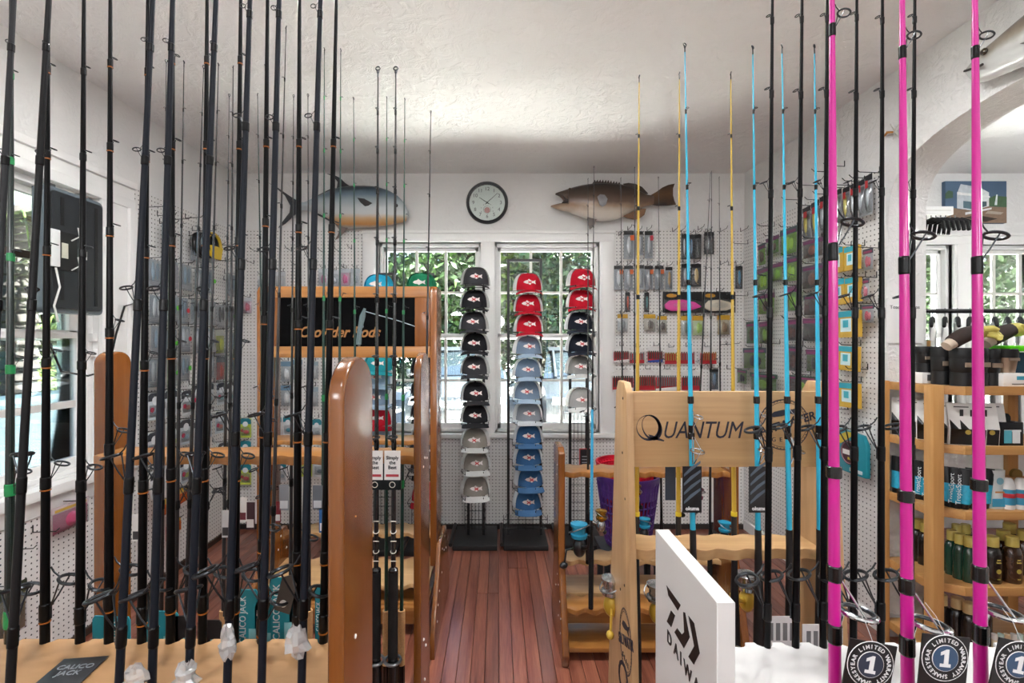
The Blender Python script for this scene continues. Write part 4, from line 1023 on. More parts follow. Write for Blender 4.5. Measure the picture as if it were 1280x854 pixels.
# rear wall, right-hand board: rows of (x0,x1,y0,y1,kind,colours)
K, RD, GY = '#18181a', '#b3202c', '#9aa0a4'
RB = [
 ('top row', [(780,793,287,324,'blister',(K,GY,'#d8dadb','#d8642a')),(795,803,289,320,'blister',(K,GY,'#b9bfc4',None)),(806,816,288,323,'blister',(K,GY,'#cfd3d6','#c7303f')),
   (851,858,292,325,'blister',(K,'#2a2c30','#c9ccd0',None)),(859,867,293,324,'blister',(K,'#2a2c30','#5f87a8',None)),(868,877,292,324,'blister',(K,'#2a2c30','#2f3338',None)),(879,891,290,318,'blister',(K,'#222327','#3a3d44',None))]),
 ('second row', [(768,779,331,362,'blister',(K,GY,'#dfe2e3','#c4602a')),(780.5,792,331,362,'blister',(K,GY,'#c4c9cc','#c4602a')),(794,804,331,362,'blister',(K,GY,'#b4b9bd',None)),(806,817,331,362,'blister',(K,GY,'#a9aeb2','#c4602a')),(819,830,331,362,'blister',(K,GY,'#989da2','#c4602a')),(832,840.5,333,362,'blister',(K,GY,'#b08a4a',None)),
   (852,861,329,358,'blister',(K,'#2a2c30','#aeb3b8',None)),(864,877,329,358,'blister',(K,'#25262a','#d5b878',None)),(919,928,332,361,'blister',(K,'#1f2a33','#2f7ea3',None))]),
 ('third row', [(781,787,365,390,'blister',(K,'#222222','#d8542a',None)),(805.5,811.5,365,390,'blister',(K,'#222222','#3a8a8a',None))]),
 ('fourth row', [(771,784,393,415,'bag',('#c69a2c','#c9cac8','#9a9fa0',None)),(805,820,393,415,'bag',('#c69a2c','#cfc7b6','#6d6258',None)),(822,834,395,416,'bag',('#c69a2c','#c9c0ae','#5c4f46',None)),(851,863,395,420,'bag',('#c69a2c','#c3c7c3','#76827a',None)),(865,880,395,420,'bag',('#c69a2c','#cfe0a4','#9dc24a',None)),(897,913,394,419,'bag',('#c69a2c','#cbb890','#8a6a3a',None))]),
 ('fifth row', [(767,786,433,453,'rig',('#d9d6d3',RD,'#6b5f58','#e2dedb')),(788,806,435,454,'rig',('#d9d6d3',RD,'#8a8d90',None)),(810,829,433,453,'rig',('#d9d6d3',RD,'#5a5653','#2c4a9a')),(831,846,435,455,'rig',('#d9d6d3',RD,'#a58a4a',None)),(851,869,434,455,'rig',('#d9d6d3',RD,'#8b6a6a',None)),(874,894,434,455,'rig',('#d9d6d3',RD,'#a07a4a',None))]),
 ('lowest row', [(766,792,462,490,'rig',('#d9d6d3',RD,'#4f4a47','#e2dedb')),(799,819,462,488,'rig',('#d9d6d3',RD,'#6a5a52',None)),(820,846,462,489,'rig',('#d9d6d3',RD,'#7a7d80','#d9d6d3')),(853,876,463,488,'rig',('#d9d6d3',RD,'#5a5653',None)),(888,898,461,487,'blister',(K,'#43505c','#5a7a94',None))]),
]
for rn, row in RB:
    for i, (x0, x1, y0, y1, kd, c) in enumerate(row):
        p, w_, h_ = at_back(x0, x1, y0, y1); p = p+Vector((0, R.uniform(-.02,.02), 0))
        what = {'blister': 'dark-topped lure packet', 'bag': 'gold-topped bait bag', 'rig': 'red jig card'}[kd]
        packet('%s, %s from left, %s of rear board right of windows' % (what, words(i), rn), 'packets on the rear board right of the windows', 'back', p, w_, h_, kd, c)
        hook(PB_BR, 'back', (p.x, BY-.008, p.z+.004))
for (x, y) in ((849,290),(872,288),(900,290),(925,290),(773,295),(900,331),(910,332),(846,331),(817,365),(845,392),(915,430),(907,431),(900,431),(908,461),(893,395),(840,290)):
    hook(PB_BR, 'back', ((x-CX)/F*BY, BY-.008, pz(y)))
for (x0, x1, c, lb) in ((828.5,877.5,'#d9489a','pink'),(878.5,919,'#c9c0ae','tan')):
    p, w_, h_ = at_back(x0, x1, 365, 391)
    t = thing('lure_packet', 'wide black-topped packet with a large %s soft bait' % lb, 'packet', p, 0, 'packets on the rear board right of the windows')
    MB().box(-w_/2,w_/2,-.003,0,-h_,0).build('card', plain('#121214', .4), t)
    MB().prism([(-w_*.47,-h_*.62),(-w_*.35,-h_*.42),(0,-h_*.38),(w_*.3,-h_*.5),(w_*.47,-h_*.72),(w_*.2,-h_*.9),(-w_*.3,-h_*.93),(-w_*.45,-h_*.8)], 'y', -.02, -.003).build('bait', plain(c, .4), t, .004)
    MB().lathe([(0,0),(.03,0),(.03,.001),(0,.001)], 16, sx=1.3, sy=.5).build('logo_print', plain('#c08a2a', .5), t, loc=(-w_*.28,-.0032,-h_*.18), rot=(math.pi/2,0,0))
    l_ = pillow(w_*.96, h_*.62, .022, -h_*.34).build('bubble', M['clear'], t)
    hook(PB_BR, 'back', (p.x, BY-.008, p.z+.004))

# rear wall, left-hand board
LB = [('top row', [(398,410,336,358,'bag',('#c9ccd0','#d7d2d6','#b45a8a',None)),(412,424,338,358,'bag',('#c9ccd0','#cfd2d6','#8a8f96',None)),(425,437,336,358,'bag',('#b9c0c6','#d9a9bf','#d23b86',None)),(438,450,336,358,'bag',('#b9c0c6','#d4d6d9','#9aa3ab',None)),(345,357,340,362,'bag',('#c9ccd0','#d3d3d3','#b7b7b9',None)),(303,315,372,392,'bag',('#c9ccd0','#d9b7c4','#c7516f',None)),(322,334,345,365,'bag',('#dadada','#d5d6d8','#c0c4c8',None))]),
      ('second row', [(322,336,452,476,'bag',('#6f8ea6','#cfd3d4','#e4e4e2',None)),(338,350,452,476,'bag',('#6f8ea6','#cfd3d4','#dfe0e0',None)),(351,364,452,478,'bag',('#6f8ea6','#cfd3d4','#e6e6e4',None)),(366,378,450,474,'bag',('#6f8ea6','#c9cdd0','#d3d4d4',None)),(386,398,452,474,'bag',('#9aa9b4','#cfd3d4','#c3c5c6',None))]),
      ('third row', [(322,336,480,506,'bag',('#6f8ea6','#cfd3d4','#dcdcda',None)),(338,350,482,506,'bag',('#6f8ea6','#cfd3d4','#d6d7d6',None)),(351,364,482,508,'bag',('#6f8ea6','#cfd3d4','#e0e0de',None)),(386,398,484,508,'bag',('#9aa9b4','#cfd3d4','#b9bbbc',None))]),
      ('fourth row', [(300,314,523,547,'card',('#1d7d8c','#bfd24a','#d94a3a','#c23b2e')),(338,352,520,545,'card',('#1d7d8c','#d2d6d6','#2d98a8',None)),(354,366,520,545,'card',('#1d7d8c','#d2d6d6','#2d98a8',None)),(390,402,524,548,'card',('#1d7d8c','#d2d6d6','#9aa4a8',None))]),
      ('lower row', [(300,314,551,576,'card',('#1d7d8c','#bcc4c8','#3a6a8a','#c23b2e')),(300,314,580,606,'card',('#1d7d8c','#c3d04c','#d94a3a','#c23b2e')),(345,358,578,602,'card',('#1d7d8c','#c9cdd0','#8a9aa4',None)),(376,390,570,596,'card',('#1d7d8c','#c6d84a','#7fa63a',None)),(392,406,572,596,'card',('#1d7d8c','#cfd6da','#6a7a84',None))])]
for rn, row in LB:
    for i, (x0, x1, y0, y1, kd, c) in enumerate(row):
        p, w_, h_ = at_back(x0, x1, y0, y1)
        packet('%s, %s in the %s of rear board left of windows' % ({'bag': 'clear bait bag', 'card': 'teal-topped card'}[kd], words(i), rn), 'packets on the rear board left of the windows', 'back', p, w_, h_, kd, c)
        hook(PB_BL, 'back', (p.x, BY-.008, p.z+.004))
for (x, y) in ((322,315),(350,312),(365,314),(385,312),(405,316),(425,315),(440,312),(430,335),(395,330),(372,332),(318,330),(306,350)): hook(PB_BL, 'back', (px(x), BY-.008, pz(y)))

# left wall board: eight rows, seven columns
cols_y = [2.70,2.83,2.96,3.09,3.22,3.35,3.48]
rows_z = [2.10,1.89,1.69,1.50,1.32,1.12,.92,.70]
SIL, BLU, DKB = '#c9ced3', '#aab6c0', '#5d6874'
from itertools import product
for ri, rz_ in enumerate(rows_z):
    for ci, y_ in enumerate(cols_y):
        if (ri, ci) in ((0,2),(0,5),(0,6),(1,5),(0,0),(4,3),(6,6),(7,1),(7,4)): continue
        p = Vector((LX+.05+R.uniform(0,.03), y_+R.uniform(-.012,.012), rz_+R.uniform(-.015,.015)))
        lbl = '%%s, %s column past the left window, %s row down' % (words(ci), words(ri))
        if (ri, ci) == (3, 5): kd, c, what = 'bag', ('#c9c8bc','#c9cc3a','#d8dc2e',None), 'yellow worm bag'
        elif (ri, ci) == (4, 5): kd, c, what = 'bag', ('#4a4c50','#c9503a','#e0502e',None), 'orange red bait bag'
        elif ri < 5:
            kd = 'stripe'; c = (R.choice(['#dfe2e4','#d5d9dc']), R.choice([SIL,BLU,'#b2bcc4','#c2c9cf',DKB]), R.choice(['#596a7a','#cfd4d8','#2e3238','#8fa5b5','#c0c6ca']), R.choice([None,None,'#c9343f','#55c032','#d8642a'])); what = 'clear striped lure packet'
        else:
            kd = 'card'; c = ('#272b34', R.choice(['#c9cfd3','#bfc9d0','#d3d6d8']), R.choice(['#d88a7a','#9fc0d2','#7fb0b8','#b9c86a']), '#c51f4e'); what = 'white card with dark arched top'
        packet(lbl % what, 'packets on the left wall board', 'left', p, .105, .165 if ri < 5 else .15, kd, c, depth=.02, tilt=R.uniform(-.05,.05))
        hook(PB_L, 'left', (LX+.008, p.y, p.z+.004))
for (y_, z_) in ((2.70,2.17),(2.80,2.15),(2.93,2.16),(3.05,2.2),(3.3,2.08),(3.42,2.1),(3.5,2.0),(3.36,1.98),(3.48,1.86),(3.2,2.15)): hook(PB_L, 'left', (LX+.008, y_, z_))
# leader spools and a dark pouch near the top of the left board
t = thing('leader_spool', 'bundle of black and yellow leader spools high on left board', 'spools', (LX+.10, 3.12, 2.13), math.pi/2)
for k in range(6): MB().torus((0,.05-.02*k,-.09), .075, .010, (0,1,0), 20, 6).build('spool', plain('#151517' if k < 5 else '#c9a520', .4), t)
MB().prism([(-.04,-.18),(.04,-.18),(.06,-.10),(-.06,-.10)], 'y', -.075, -.06).build('label', plain('#d0b12e', .5), t)
hook(PB_L, 'left', (LX+.008, 3.12, 2.135))
for (y_, z_, lb) in ((2.90,2.22,'left'),(3.26,2.21,'right')):
    t = thing('rod_clip', 'small black round clip at the top of left board, %s one' % lb, 'clip', (LX+.008, y_, z_), math.pi/2)
    MB().lathe([(0,0),(.03,0),(.034,.008),(.02,.02),(0,.022)], 14).build('disc', M['black'], t, rot=(math.pi/2,0,0)); MB().tube([(0,-.01,-.03),(0,-.012,-.08)], .006, 6).build('stem', M['black'], t)
# pink packet below the window and red ones near the floor
p = WLp(88, 628, .05)
packet('hot pink squid bait packet on low board below left window', None, 'left', p, .19, .12, 'bag', ('#c9b7bd','#e07aa0','#e83d7e','#c9a44a'), depth=.03)
hook(PB_LL, 'left', (LX+.008, p.y, p.z+.004))
hook(PB_LL, 'left', (LX+.008, 2.05, .60)); hook(PB_LL, 'left', (LX+.008, 1.95, .57))
for i, (y_, z_) in enumerate(((2.78,.50),(2.95,.52),(3.1,.50),(2.86,.36))):
    packet('red fish-print card near the floor of left board, %s from window' % words(i), 'red cards low on the left board', 'left', Vector((LX+.06, y_, z_)), .13, .11, 'rig', ('#c9a23a','#a8201f','#c8662a','#e0d8d0'))
    hook(PB_L, 'left', (LX+.008, y_, z_+.004))

# right wall board
PU, LG = '#6a4a6a', '#7fb83a'
RW = [
 ('long grey lure blister with red corner', 'blister', [(1003.5,1013.5,258,300),(1014.5,1024.5,251,297),(1025.5,1034,244,290),(1044,1052.5,236,281),(1054,1062.5,233,277),(1064,1072,228,274),(1073,1081,224,272),(1082,1091,217,268)], 'top row'),
 ('green bait bag', 'bag', [(948,957,305,332),(958,974,296,318),(976,997,285,318),(1004,1030,299,322)], 'second row'),
 ('green bait bag', 'bag', [(945,962,335,363),(965,979,329,351),(981,998,321,352),(1003,1031,331,360)], 'third row'),
 ('dark-topped bait bag', 'bag', [(948,969,367,393),(983,999,358,390),(1005,1031,368,394)], 'fourth row'),
 ('purple-topped bait bag', 'bag', [(933,948,402,430),(949,964,402,430),(981,999,400,426),(1004,1031,398,427)], 'fifth row'),
 ('black and lime bait bag', 'bag', [(929,958,435,462),(984,1003,433,465),(1008,1031,437,465)], 'sixth row'),
 ('small bait bag', 'bag', [(922,934,462,480),(938,972,467,490),(985,1022,470,492)], 'seventh row'),
 ('teal and yellow bait sleeve', 'box', [(1046,1058,310,341),(1060,1077,308,338)], 'upper sleeve row'),
 ('teal and yellow bait sleeve', 'box', [(1047,1060,349,381),(1061,1078,347,378)], 'middle sleeve row'),
 ('teal and yellow bait sleeve', 'box', [(1050,1078,389,422)], 'lower sleeve row'),
 ('teal and yellow bait sleeve', 'box', [(1051,1077,433,463)], 'lowest sleeve row'),
 ('teal and yellow bait sleeve', 'box', [(1052,1077,479,509)], 'bottom sleeve row'),
 ('clear bait bag with dark top', 'bag', [(1079,1092,311,338)], 'row beside the sleeves'), ('clear lime bait bag', 'bag', [(1079,1087,348,376)], 'row beside the sleeves'), ('small clear bag', 'bag', [(1078,1093,381,404)], 'row beside the sleeves'),
]
for what, kd, boxes, rn in RW:
    for i, (x0, x1, y0, y1) in enumerate(boxes):
        off = .06
        a, b = WRp(x0, y0, off), WRp(x1, y0, off); mid = WRp((x0+x1)/2, (y0+y1)/2, off)
        w_ = a.y-b.y; h_ = (y1-y0)/F*mid.y
        p = Vector((RX-off, (a.y+b.y)/2, mid.z+h_/2))
        if kd == 'blister': c = ('#25262a','#8d9093',R.choice(['#cfd2d4','#d9c64a','#a3a8ac']),'#b02a2c')
        elif kd == 'box': c = ('#2aa3b5','#c9a23a','#3fb0c0','#c9e3e6')
        elif rn == 'row beside the sleeves': c = ('#3a3f4a','#d5d8da',R.choice(['#b9324a','#c9d24a','#d9d9d9']),'#8a2a52')
        elif rn in ('second row','third row','fourth row'): c = (R.choice(['#5a5560','#4a5a5a','#6a4a62']), R.choice(['#7cc52a','#96d032','#6db02c']) if x1 < 1000 else '#6d5a4a', R.choice(['#b0e83a','#8fd42a','#6b5a32']) if x1 < 1000 else R.choice(['#8a5a44','#3a2f2a','#a35a3e']), '#7a3a62')
        else: c = (R.choice(['#6a3a5a','#3f4a52','#3a5a4a']), R.choice(['#4f8a2e','#232824','#7db03a']), R.choice(['#2c332c','#8fc43a','#6a3a2c']), '#8a3a6a')
        packet('%s, %s in the %s of right board' % (what, words(i), rn), 'packets on the right wall board', 'right', p, w_, h_, kd, c, depth=.02, tilt=R.uniform(-.04,.04))
        hook(PB_R, 'right', (RX-.008, p.y, p.z+.004))
for (x, y) in ((935,305),(968,283),(1000,250),(1020,232),(1040,215),(1056,208),(968,345),(1085,462),(1040,505),(1060,512),(1000,398),(975,430),(935,370)):
    p = WRp(x, y, .008); hook(PB_R, 'right', p)
# big teal line pouch
a, b = WRp(1051, 570, .05), WRp(1090, 570, .05); h_ = .22; w_ = a.y-b.y
t = thing('line_pouch', 'large teal pouch with round maroon label on right board', 'pouch', (RX-.05, (a.y+b.y)/2, WRp(1070,538,.05).z), -math.pi/2)
MB().prism([(-w_/2,-h_),(w_/2,-h_),(w_*.5,-.06),(w_*.38,-.012),(-w_*.38,0),(-w_*.5,-.05)], 'y', -.03, -.005).build('pouch', plain('#1d8796', .35, coat=.2), t, .008)
d = MB().lathe([(0,0),(.062,0),(.062,.002),(0,.002)], 24).build('round_label', plain('#4a1f2c', .5), t, loc=(0,-.031,-h_*.52), rot=(math.pi/2,0,0))
MB().torus((0,0,.0022), .056, .003, (0,0,1), 24, 4).build('label_ring', plain('#8a6a74', .5), d)
MB().box(-.045,.045,-.012,.012,.002,.0035).build('label_bar', plain('#d9d3cf', .5), d)
MB().box(-.01,.03,-.036,-.024,.002,.0032).build('label_bar', plain('#c9b23a', .5), d)
MB().box(.0,w_*.4,-.032,-.0305,-h_*.94,-h_*.86).build('barcode', plain('#cfd6d8', .5), t)
MB().prism([(-w_*.45,-.05),(-w_*.1,-.01),(w_*.2,-.01),(-w_*.3,-.08)], 'y', -.0325, -.0305).build('corner_print', plain('#c9b23a', .5), t)
hook(PB_R, 'right', (RX-.008, (a.y+b.y)/2, WRp(1070,538,.05).z+.004))
# ------------------------------------------------------------------ adjoining room: shelf, goods, clothes rail, picture
t = thing('display_shelf', 'pine tiered display shelf standing in the archway', 'shelf', (0,0,0)); SHELF = t
SX0, SX1, SY0, SY1 = 1.835, 3.0, 2.00, 2.285
SZ = [1.222, .975, .705, .39, .10]
def shelf_outline(): return [(SX0+.012,SY1),(SX0+.012,SY0+.06),(SX0+.10,SY0),(SX1,SY0),(SX1,SY1)]
for z in SZ:
    MB().prism(shelf_outline(), 'z', z-.022, z).build('shelf_board', M['pine'], t)
    MB().box(SX0,SX0+.012,SY0+.06,SY1,z-.03,z+.006).build('shelf_edge', M['pine'], t, .002)
    MB().prism([(SX0,SY0+.06),(SX0+.10,SY0-.012),(SX0+.108,SY0-.004),(SX0+.012,SY0+.064)], 'z', z-.03, z+.006).build('shelf_edge', M['pine'], t, .001)
    MB().box(SX0+.10,SX1,SY0-.014,SY0,z-.03,z+.006).build('shelf_edge', M['pine'], t, .002)
for (x, y, w_, d_) in ((SX0-.022,SY1-.04,.022,.04),(1.812,1.996,.046,.046),(2.43,SY1,.05,.022),(2.92,SY0-.036,.05,.022),(2.92,SY1,.05,.022)):
    MB().box(x,x+w_,y,y+d_,.0,1.232).build('post', M['pinez'], t, .003)
SG = 'goods on the pine shelf'
def tumbler(label, x, y, z, r, h, m=None, silver=False, box=False):
    o = thing('tumbler', label, 'tumbler', (x, y, z), group='tumblers on the pine shelf')
    if silver:
        MB().lathe([(0,0),(r*.78,0),(r,h*.62),(0,h*.62)], 20).build('cup', plain('#a8927e', .3, .8), o); MB().lathe([(0,h*.62),(r*1.05,h*.62),(r*1.08,h*.97),(r,h),(0,h)], 20).build('lid', M['blackmatt'], o)
    else:
        MB().lathe([(0,0),(r*.94,0),(r*.96,h*.35),(r*.9,h*.36),(r*.96,h*.38),(r,h*.72),(0,h*.72)], 22).build('body', plain('#141518', .45), o)
        MB().lathe([(0,h*.72),(r*.97,h*.72),(r,h*.74),(r,h*.98),(r*.95,h),(0,h)], 22).build('lid', M['blackmatt'], o)
    MB().box(-.022,.022,-r-.001,-r*.9,h*.50,h*.62).build('logo_print', plain('#8a7a6a', .5), o)
def xz(pxv, Y): return (pxv-CX)/F*Y
z0 = SZ[0]
tumbler('black lidded tumbler on the shelf end nearest the arch', xz(1155,2.24), 2.24, z0+.05, .033, .175-.055)
tumbler('tall black tumbler second from the arch on top shelf', xz(1176,2.17), 2.17, z0, .036, .17)
tumbler('wide black tumbler left of the pink rod on top shelf', xz(1202,2.09), 2.09, z0, .042, .165)
tumbler('wide black tumbler with pale logo just behind the pink rod', xz(1221,2.11), 2.11, z0, .038, .165)
tumbler('black tumbler right of the pink rod on top shelf', xz(1238,2.11), 2.11, z0, .032, .16)
tumbler('short silver tumbler with black lid on top shelf', xz(1256,2.11), 2.11, z0+.057, .041, .105, silver=True)
o = thing('price_card', 'small white card under the end tumbler', 'card', (xz(1154,2.24), 2.24, z0)); MB().box(-.03,.03,-.03,.03,0,.05).build('card_box', M['white'], o, .002); MB().box(-.008,.008,-.0312,-.03,.012,.04).build('print', plain('#555558', .6), o)
o = thing('white_box', 'low white box with teal logo under silver tumbler', 'box', (xz(1257,2.10), 2.10, z0)); MB().box(-.052,.052,-.04,.04,0,.056).build('carton', M['white'], o, .002); MB().box(.006,.04,-.0415,-.04,.028,.044).build('logo_print', plain('#3f9ab4', .5), o); MB().box(-.015,.045,-.0415,-.04,.008,.012).build('print_line', plain('#666666', .5), o)
# green-lidded tub and gloves on it
o = thing('storage_tub', 'clear tub with lime green lid on top shelf', 'tub', (xz(1275,2.16), 2.16, z0))
MB().box(-.10,.25,-.06,.07,.0,.145).build('tub', plain('#2c4a5c', .2, coat=.5), o, .01); MB().box(-.14,.27,-.09,.08,.150,.175).build('lid', plain('#5bd614', .3), o, .006)
def glove(label, x, y, z, rz, sc):
    o = thing('work_glove', label, 'glove', (x, y, z), rz, group='gloves on the top shelf'); o.scale = (sc,)*3
    mb = MB().ball((0,0,.0), .055, .035, .036, 14, 9)
    for k, (a, b, ln) in enumerate(((.045,.016,.035),(.05,.004,.04),(.048,-.01,.035),(.04,-.022,.028))):
        mb.tube([(a*.6,b*.6-.01,.012-.008*k),(a+ln*.5,b-.02,.014-.012*k),(a+ln*.75,b-.03,-.006-.010*k),(a+ln*.45,b-.038,-.022-.004*k)], [.015,.0145,.013,.010], 8)
    mb.tube([(.0,-.03,.012),(.03,-.048,.018),(.05,-.052,.008)], [.015,.014,.010], 8)
    mb.build('hand', plain('#c9bc62', .7, var=.2, scale=60), o)
    MB().tube([(-.025,0,0),(-.06,.0,-.012),(-.11,.0,-.04),(-.13,0,-.055)], [.034,.038,.036,.034], 12).build('cuff', plain('#2e211c', .8, var=.2, scale=90), o)
    MB().tube([(-.125,0,-.052),(-.16,0,-.075)], [.028,.026], 12).build('stand', plain('#c9b8a6', .6), o)
glove('yellow-palmed brown glove left of the pink rod', xz(1222,2.08), 2.08, z0+.235, 0, .85)
glove('yellow-palmed brown glove at the right edge', xz(1270,2.12), 2.12, z0+.245, 0, .85)
# white and black pouches, second tier
z0 = SZ[1]
for i, (x, y) in enumerate(((1130,2.25),(1141,2.21),(1152,2.18),(1163,2.14),(1174,2.11),(1187,2.07),(1199,2.05),(1212,2.04),(1228,2.04),(1237,2.06))):
    o = thing('coffee_pouch', 'white and black pouch with round gold seal, %s from arch on second tier' % ORD[i], 'pouch', (xz(x,y), y, z0), (-.75 if i < 5 else -.3)+R.uniform(-.08,.08), 'pouches on the second tier')
    w_, h_ = .047, .176
    MB().add([(-w_,-.02,0),(w_,-.02,0),(w_,.02,0),(-w_,.02,0),(-w_,-.026,h_*.4),(w_,-.026,h_*.4),(w_,.02,h_*.4),(-w_,.02,h_*.4),(-w_*.96,-.004,h_),(w_*.96,-.004,h_),(w_*.96,.004,h_),(-w_*.96,.004,h_)],
             [(0,3,2,1),(0,1,5,4),(1,2,6,5),(2,3,7,6),(3,0,4,7),(4,5,9,8),(5,6,10,9),(6,7,11,10),(7,4,8,11),(8,9,10,11)]).build('pouch', plain('#e3e2de', .4), o, .004)
    MB().add([(-w_*.9,-.0225,.004),(w_*.9,-.0225,.004),(w_*.9,-.0285,h_*.4),(-w_*.9,-.0285,h_*.4),(-w_*.3,-.0285,h_*.4),(-w_*.9,-.020,h_*.62)], [(0,1,2,3),(3,4,5)]).build('black_print', plain('#1a1a1b', .4), o)
    MB().lathe([(0,0),(.010,0),(.010,.001),(0,.001)], 12).build('gold_seal', plain('#b49a4a', .4, .4), o, loc=(w_*.35,-.0285,h_*.33), rot=(math.pi/2,0,0))
    MB().box(-.006,.006,-.0165,-.0155,h_*.70,h_*.86).build('figure_print', plain('#2a2a2b', .5), o)
    MB().box(-w_*.5,w_*.6,-.0075,-.0065,h_*.90,h_*.93).build('print_line', plain('#555555', .5), o)
o = thing('cream_carton', 'black carton with white tubes on second tier', 'carton', (xz(1256,2.05), 2.05, z0))
MB().box(-.047,.047,-.03,.04,0,.10).build('carton', plain('#16171a', .4), o, .003); MB().lathe([(0,0),(.022,0),(.022,.004),(0,.004)], 16).build('round_top', plain('#1a2226', .4), o, loc=(0,-.0,.112), rot=(math.pi/2,0,0))
for k in range(2): MB().box(-.035+.035*k,-.005+.035*k,-.033,-.03,.012,.066).build('tube_print', plain('#dfe6e8' if k else '#5ab3c6', .5), o)
MB().box(-.035,.035,-.0325,-.03,.06,.068).build('print_line', plain('#d8dcdc', .5), o)
# blue tubes, third tier
z0 = SZ[2]
teal = plain('#2aa0bf', .35, coat=.3, var=.35, scale=90)
for i, (x, y) in enumerate(((1121,2.26),(1131,2.23),(1140,2.20),(1148,2.17),(1157,2.15),(1166,2.12),(1186,2.07),(1195,2.05),(1204,2.04),(1213,2.05),(1229,2.05))):
    o = thing('sunscreen_tube', 'blue and black sunscreen tube, %s from arch on third tier' % ORD[i], 'tube', (xz(x,y), y, z0), R.uniform(-.3,0), 'blue tubes on the third tier')
    o.rotation_euler = (0, R.uniform(.0,.08), (-.8 if i < 6 else -.4))
    r_, h_ = .019, .125; o.scale = (1.25,1.25,1.36)
    def flat(zs, rs, fl, m, nm): MB().add([(r*math.cos(2*math.pi*k/10), r*f*math.sin(2*math.pi*k/10), z) for z, r, f in zip(zs, rs, fl) for k in range(10)], [(j*10+k, j*10+(k+1)%10, (j+1)*10+(k+1)%10, (j+1)*10+k) for j in range(len(zs)-1) for k in range(10)]+[tuple(range(10))[::-1], tuple((len(zs)-1)*10+k for k in range(10))]).build(nm, m, o)
    flat((0,.016,.017),(.014,.015,.015),(1,1,1), plain('#101112', .4), 'cap')
    flat((.017,.05,.075),(r_*.95,r_,r_*1.08),(.9,.75,.5), teal, 'tube')
    flat((.075,.10,h_),(r_*1.08,r_*1.12,r_*1.15),(.5,.3,.08), plain('#15181b', .4), 'shoulder')
    if i in (3,4,5,6,7): text('TropicSport', .019, plain('#e6eef0', .5), o, (-.002,-.0195,.062), (math.pi/2,-math.pi/2,0), 'lettering')
for i, (x, y, lb) in enumerate(((1244,2.05,'white tube with blue wave print on third tier'),)):
    o = thing('sunscreen_tube', lb, 'tube', (xz(x,y), y, z0)); o.scale = (1.25,1.2,1.25); MB().lathe([(0,0),(.026,0),(.027,.05),(.030,.13),(.0,.131)], 14, sy=.55).build('tube', plain('#d9e2e2', .35), o)
    MB().box(-.024,.024,-.0165,-.0145,.008,.035).build('wave_print', plain('#3f9bc0', .5), o); MB().lathe([(0,0),(.012,0),(.012,.001),(0,.001)], 12).build('logo_print', plain('#7fb9cc', .5), o, loc=(0,-.0165,.095), rot=(math.pi/2,0,0)); MB().box(-.015,.015,-.0168,-.015,.055,.06).build('print_line', plain('#c98a4a', .5), o)
for i, (x, y) in enumerate(((1260,2.04),(1275,2.04))):
    o = thing('lotion_bottle', 'small white and blue bottle with red band, %s at right end' % ('left' if i == 0 else 'right'), 'bottle', (xz(x,y), y, z0), group='banded bottles on the third tier'); o.scale = (1.15,1.15,1.3)
    MB().lathe([(0,0),(.022,0),(.024,.02),(.024,.075),(.016,.095),(.010,.10),(0,.10)], 14, sy=.7).build('bottle', plain('#e0dfdc', .35), o)
    MB().lathe([(.0243,.015),(.0246,.02),(.0246,.06),(.0243,.065)], 14, sy=.7).build('label', plain('#3a8fb0', .45), o); MB().lathe([(.0247,.038),(.0249,.04),(.0249,.05),(.0247,.052)], 14, sy=.7).build('red_band', plain('#b8303a', .45), o)
o = thing('round_tin', 'small gold round tin in wooden tray behind bottles', 'tin', (xz(1268,2.12), 2.12, z0)); MB().box(-.05,.05,-.02,.02,0,.115).build('tray', M['pine'], o, .003); MB().lathe([(0,0),(.024,0),(.024,.012),(0,.012)], 18).build('tin', plain('#8a6f3a', .4, .6), o, loc=(0,0,.125), rot=(math.pi/2,0,0))
# bottles, fourth tier
z0 = SZ[3]
def bottle(label, x, y, z, glassc, capc, h=.19, r=.034, emb=True, grp='bottles on the fourth tier'):
    o = thing('lotion_bottle', label, 'bottle', (x, y, z), group=grp)
    MB().lathe([(0,0),(r*.95,0),(r,.01),(r,h*.62),(r*.8,h*.74),(r*.45,h*.78),(0,h*.78)], 16, sy=.75).build('bottle', glassc, o)
    MB().lathe([(0,h*.78),(r*.68,h*.78),(r*.68,h*.985),(r*.6,h),(0,h)], 14, sy=.85).build('cap', capc, o)
    if emb:
        MB().lathe([(0,0),(.010,0),(.010,.001),(0,.001)], 14).build('emblem', plain('#b9a84a', .5), o, loc=(0,-r*.75-.0012,h*.28), rot=(math.pi/2,0,0))
        text('sun\nbum', .011, plain('#c9b85a', .5), o, (0,-r*.75-.0018,h*.50), FRONT, 'lettering', weight=.0003)
        MB().box(-.006,.006,-r*.75-.002,-r*.75-.001,h*.10,h*.12).build('print_line', plain('#b9a84a', .5), o)
capy = plain('#d0bd62', .45); brn = plain('#3a2415', .2, coat=.6); grn = plain('#153f31', .12, coat=.7, var=.3, scale=30); drk = plain('#17120f', .25, coat=.5)
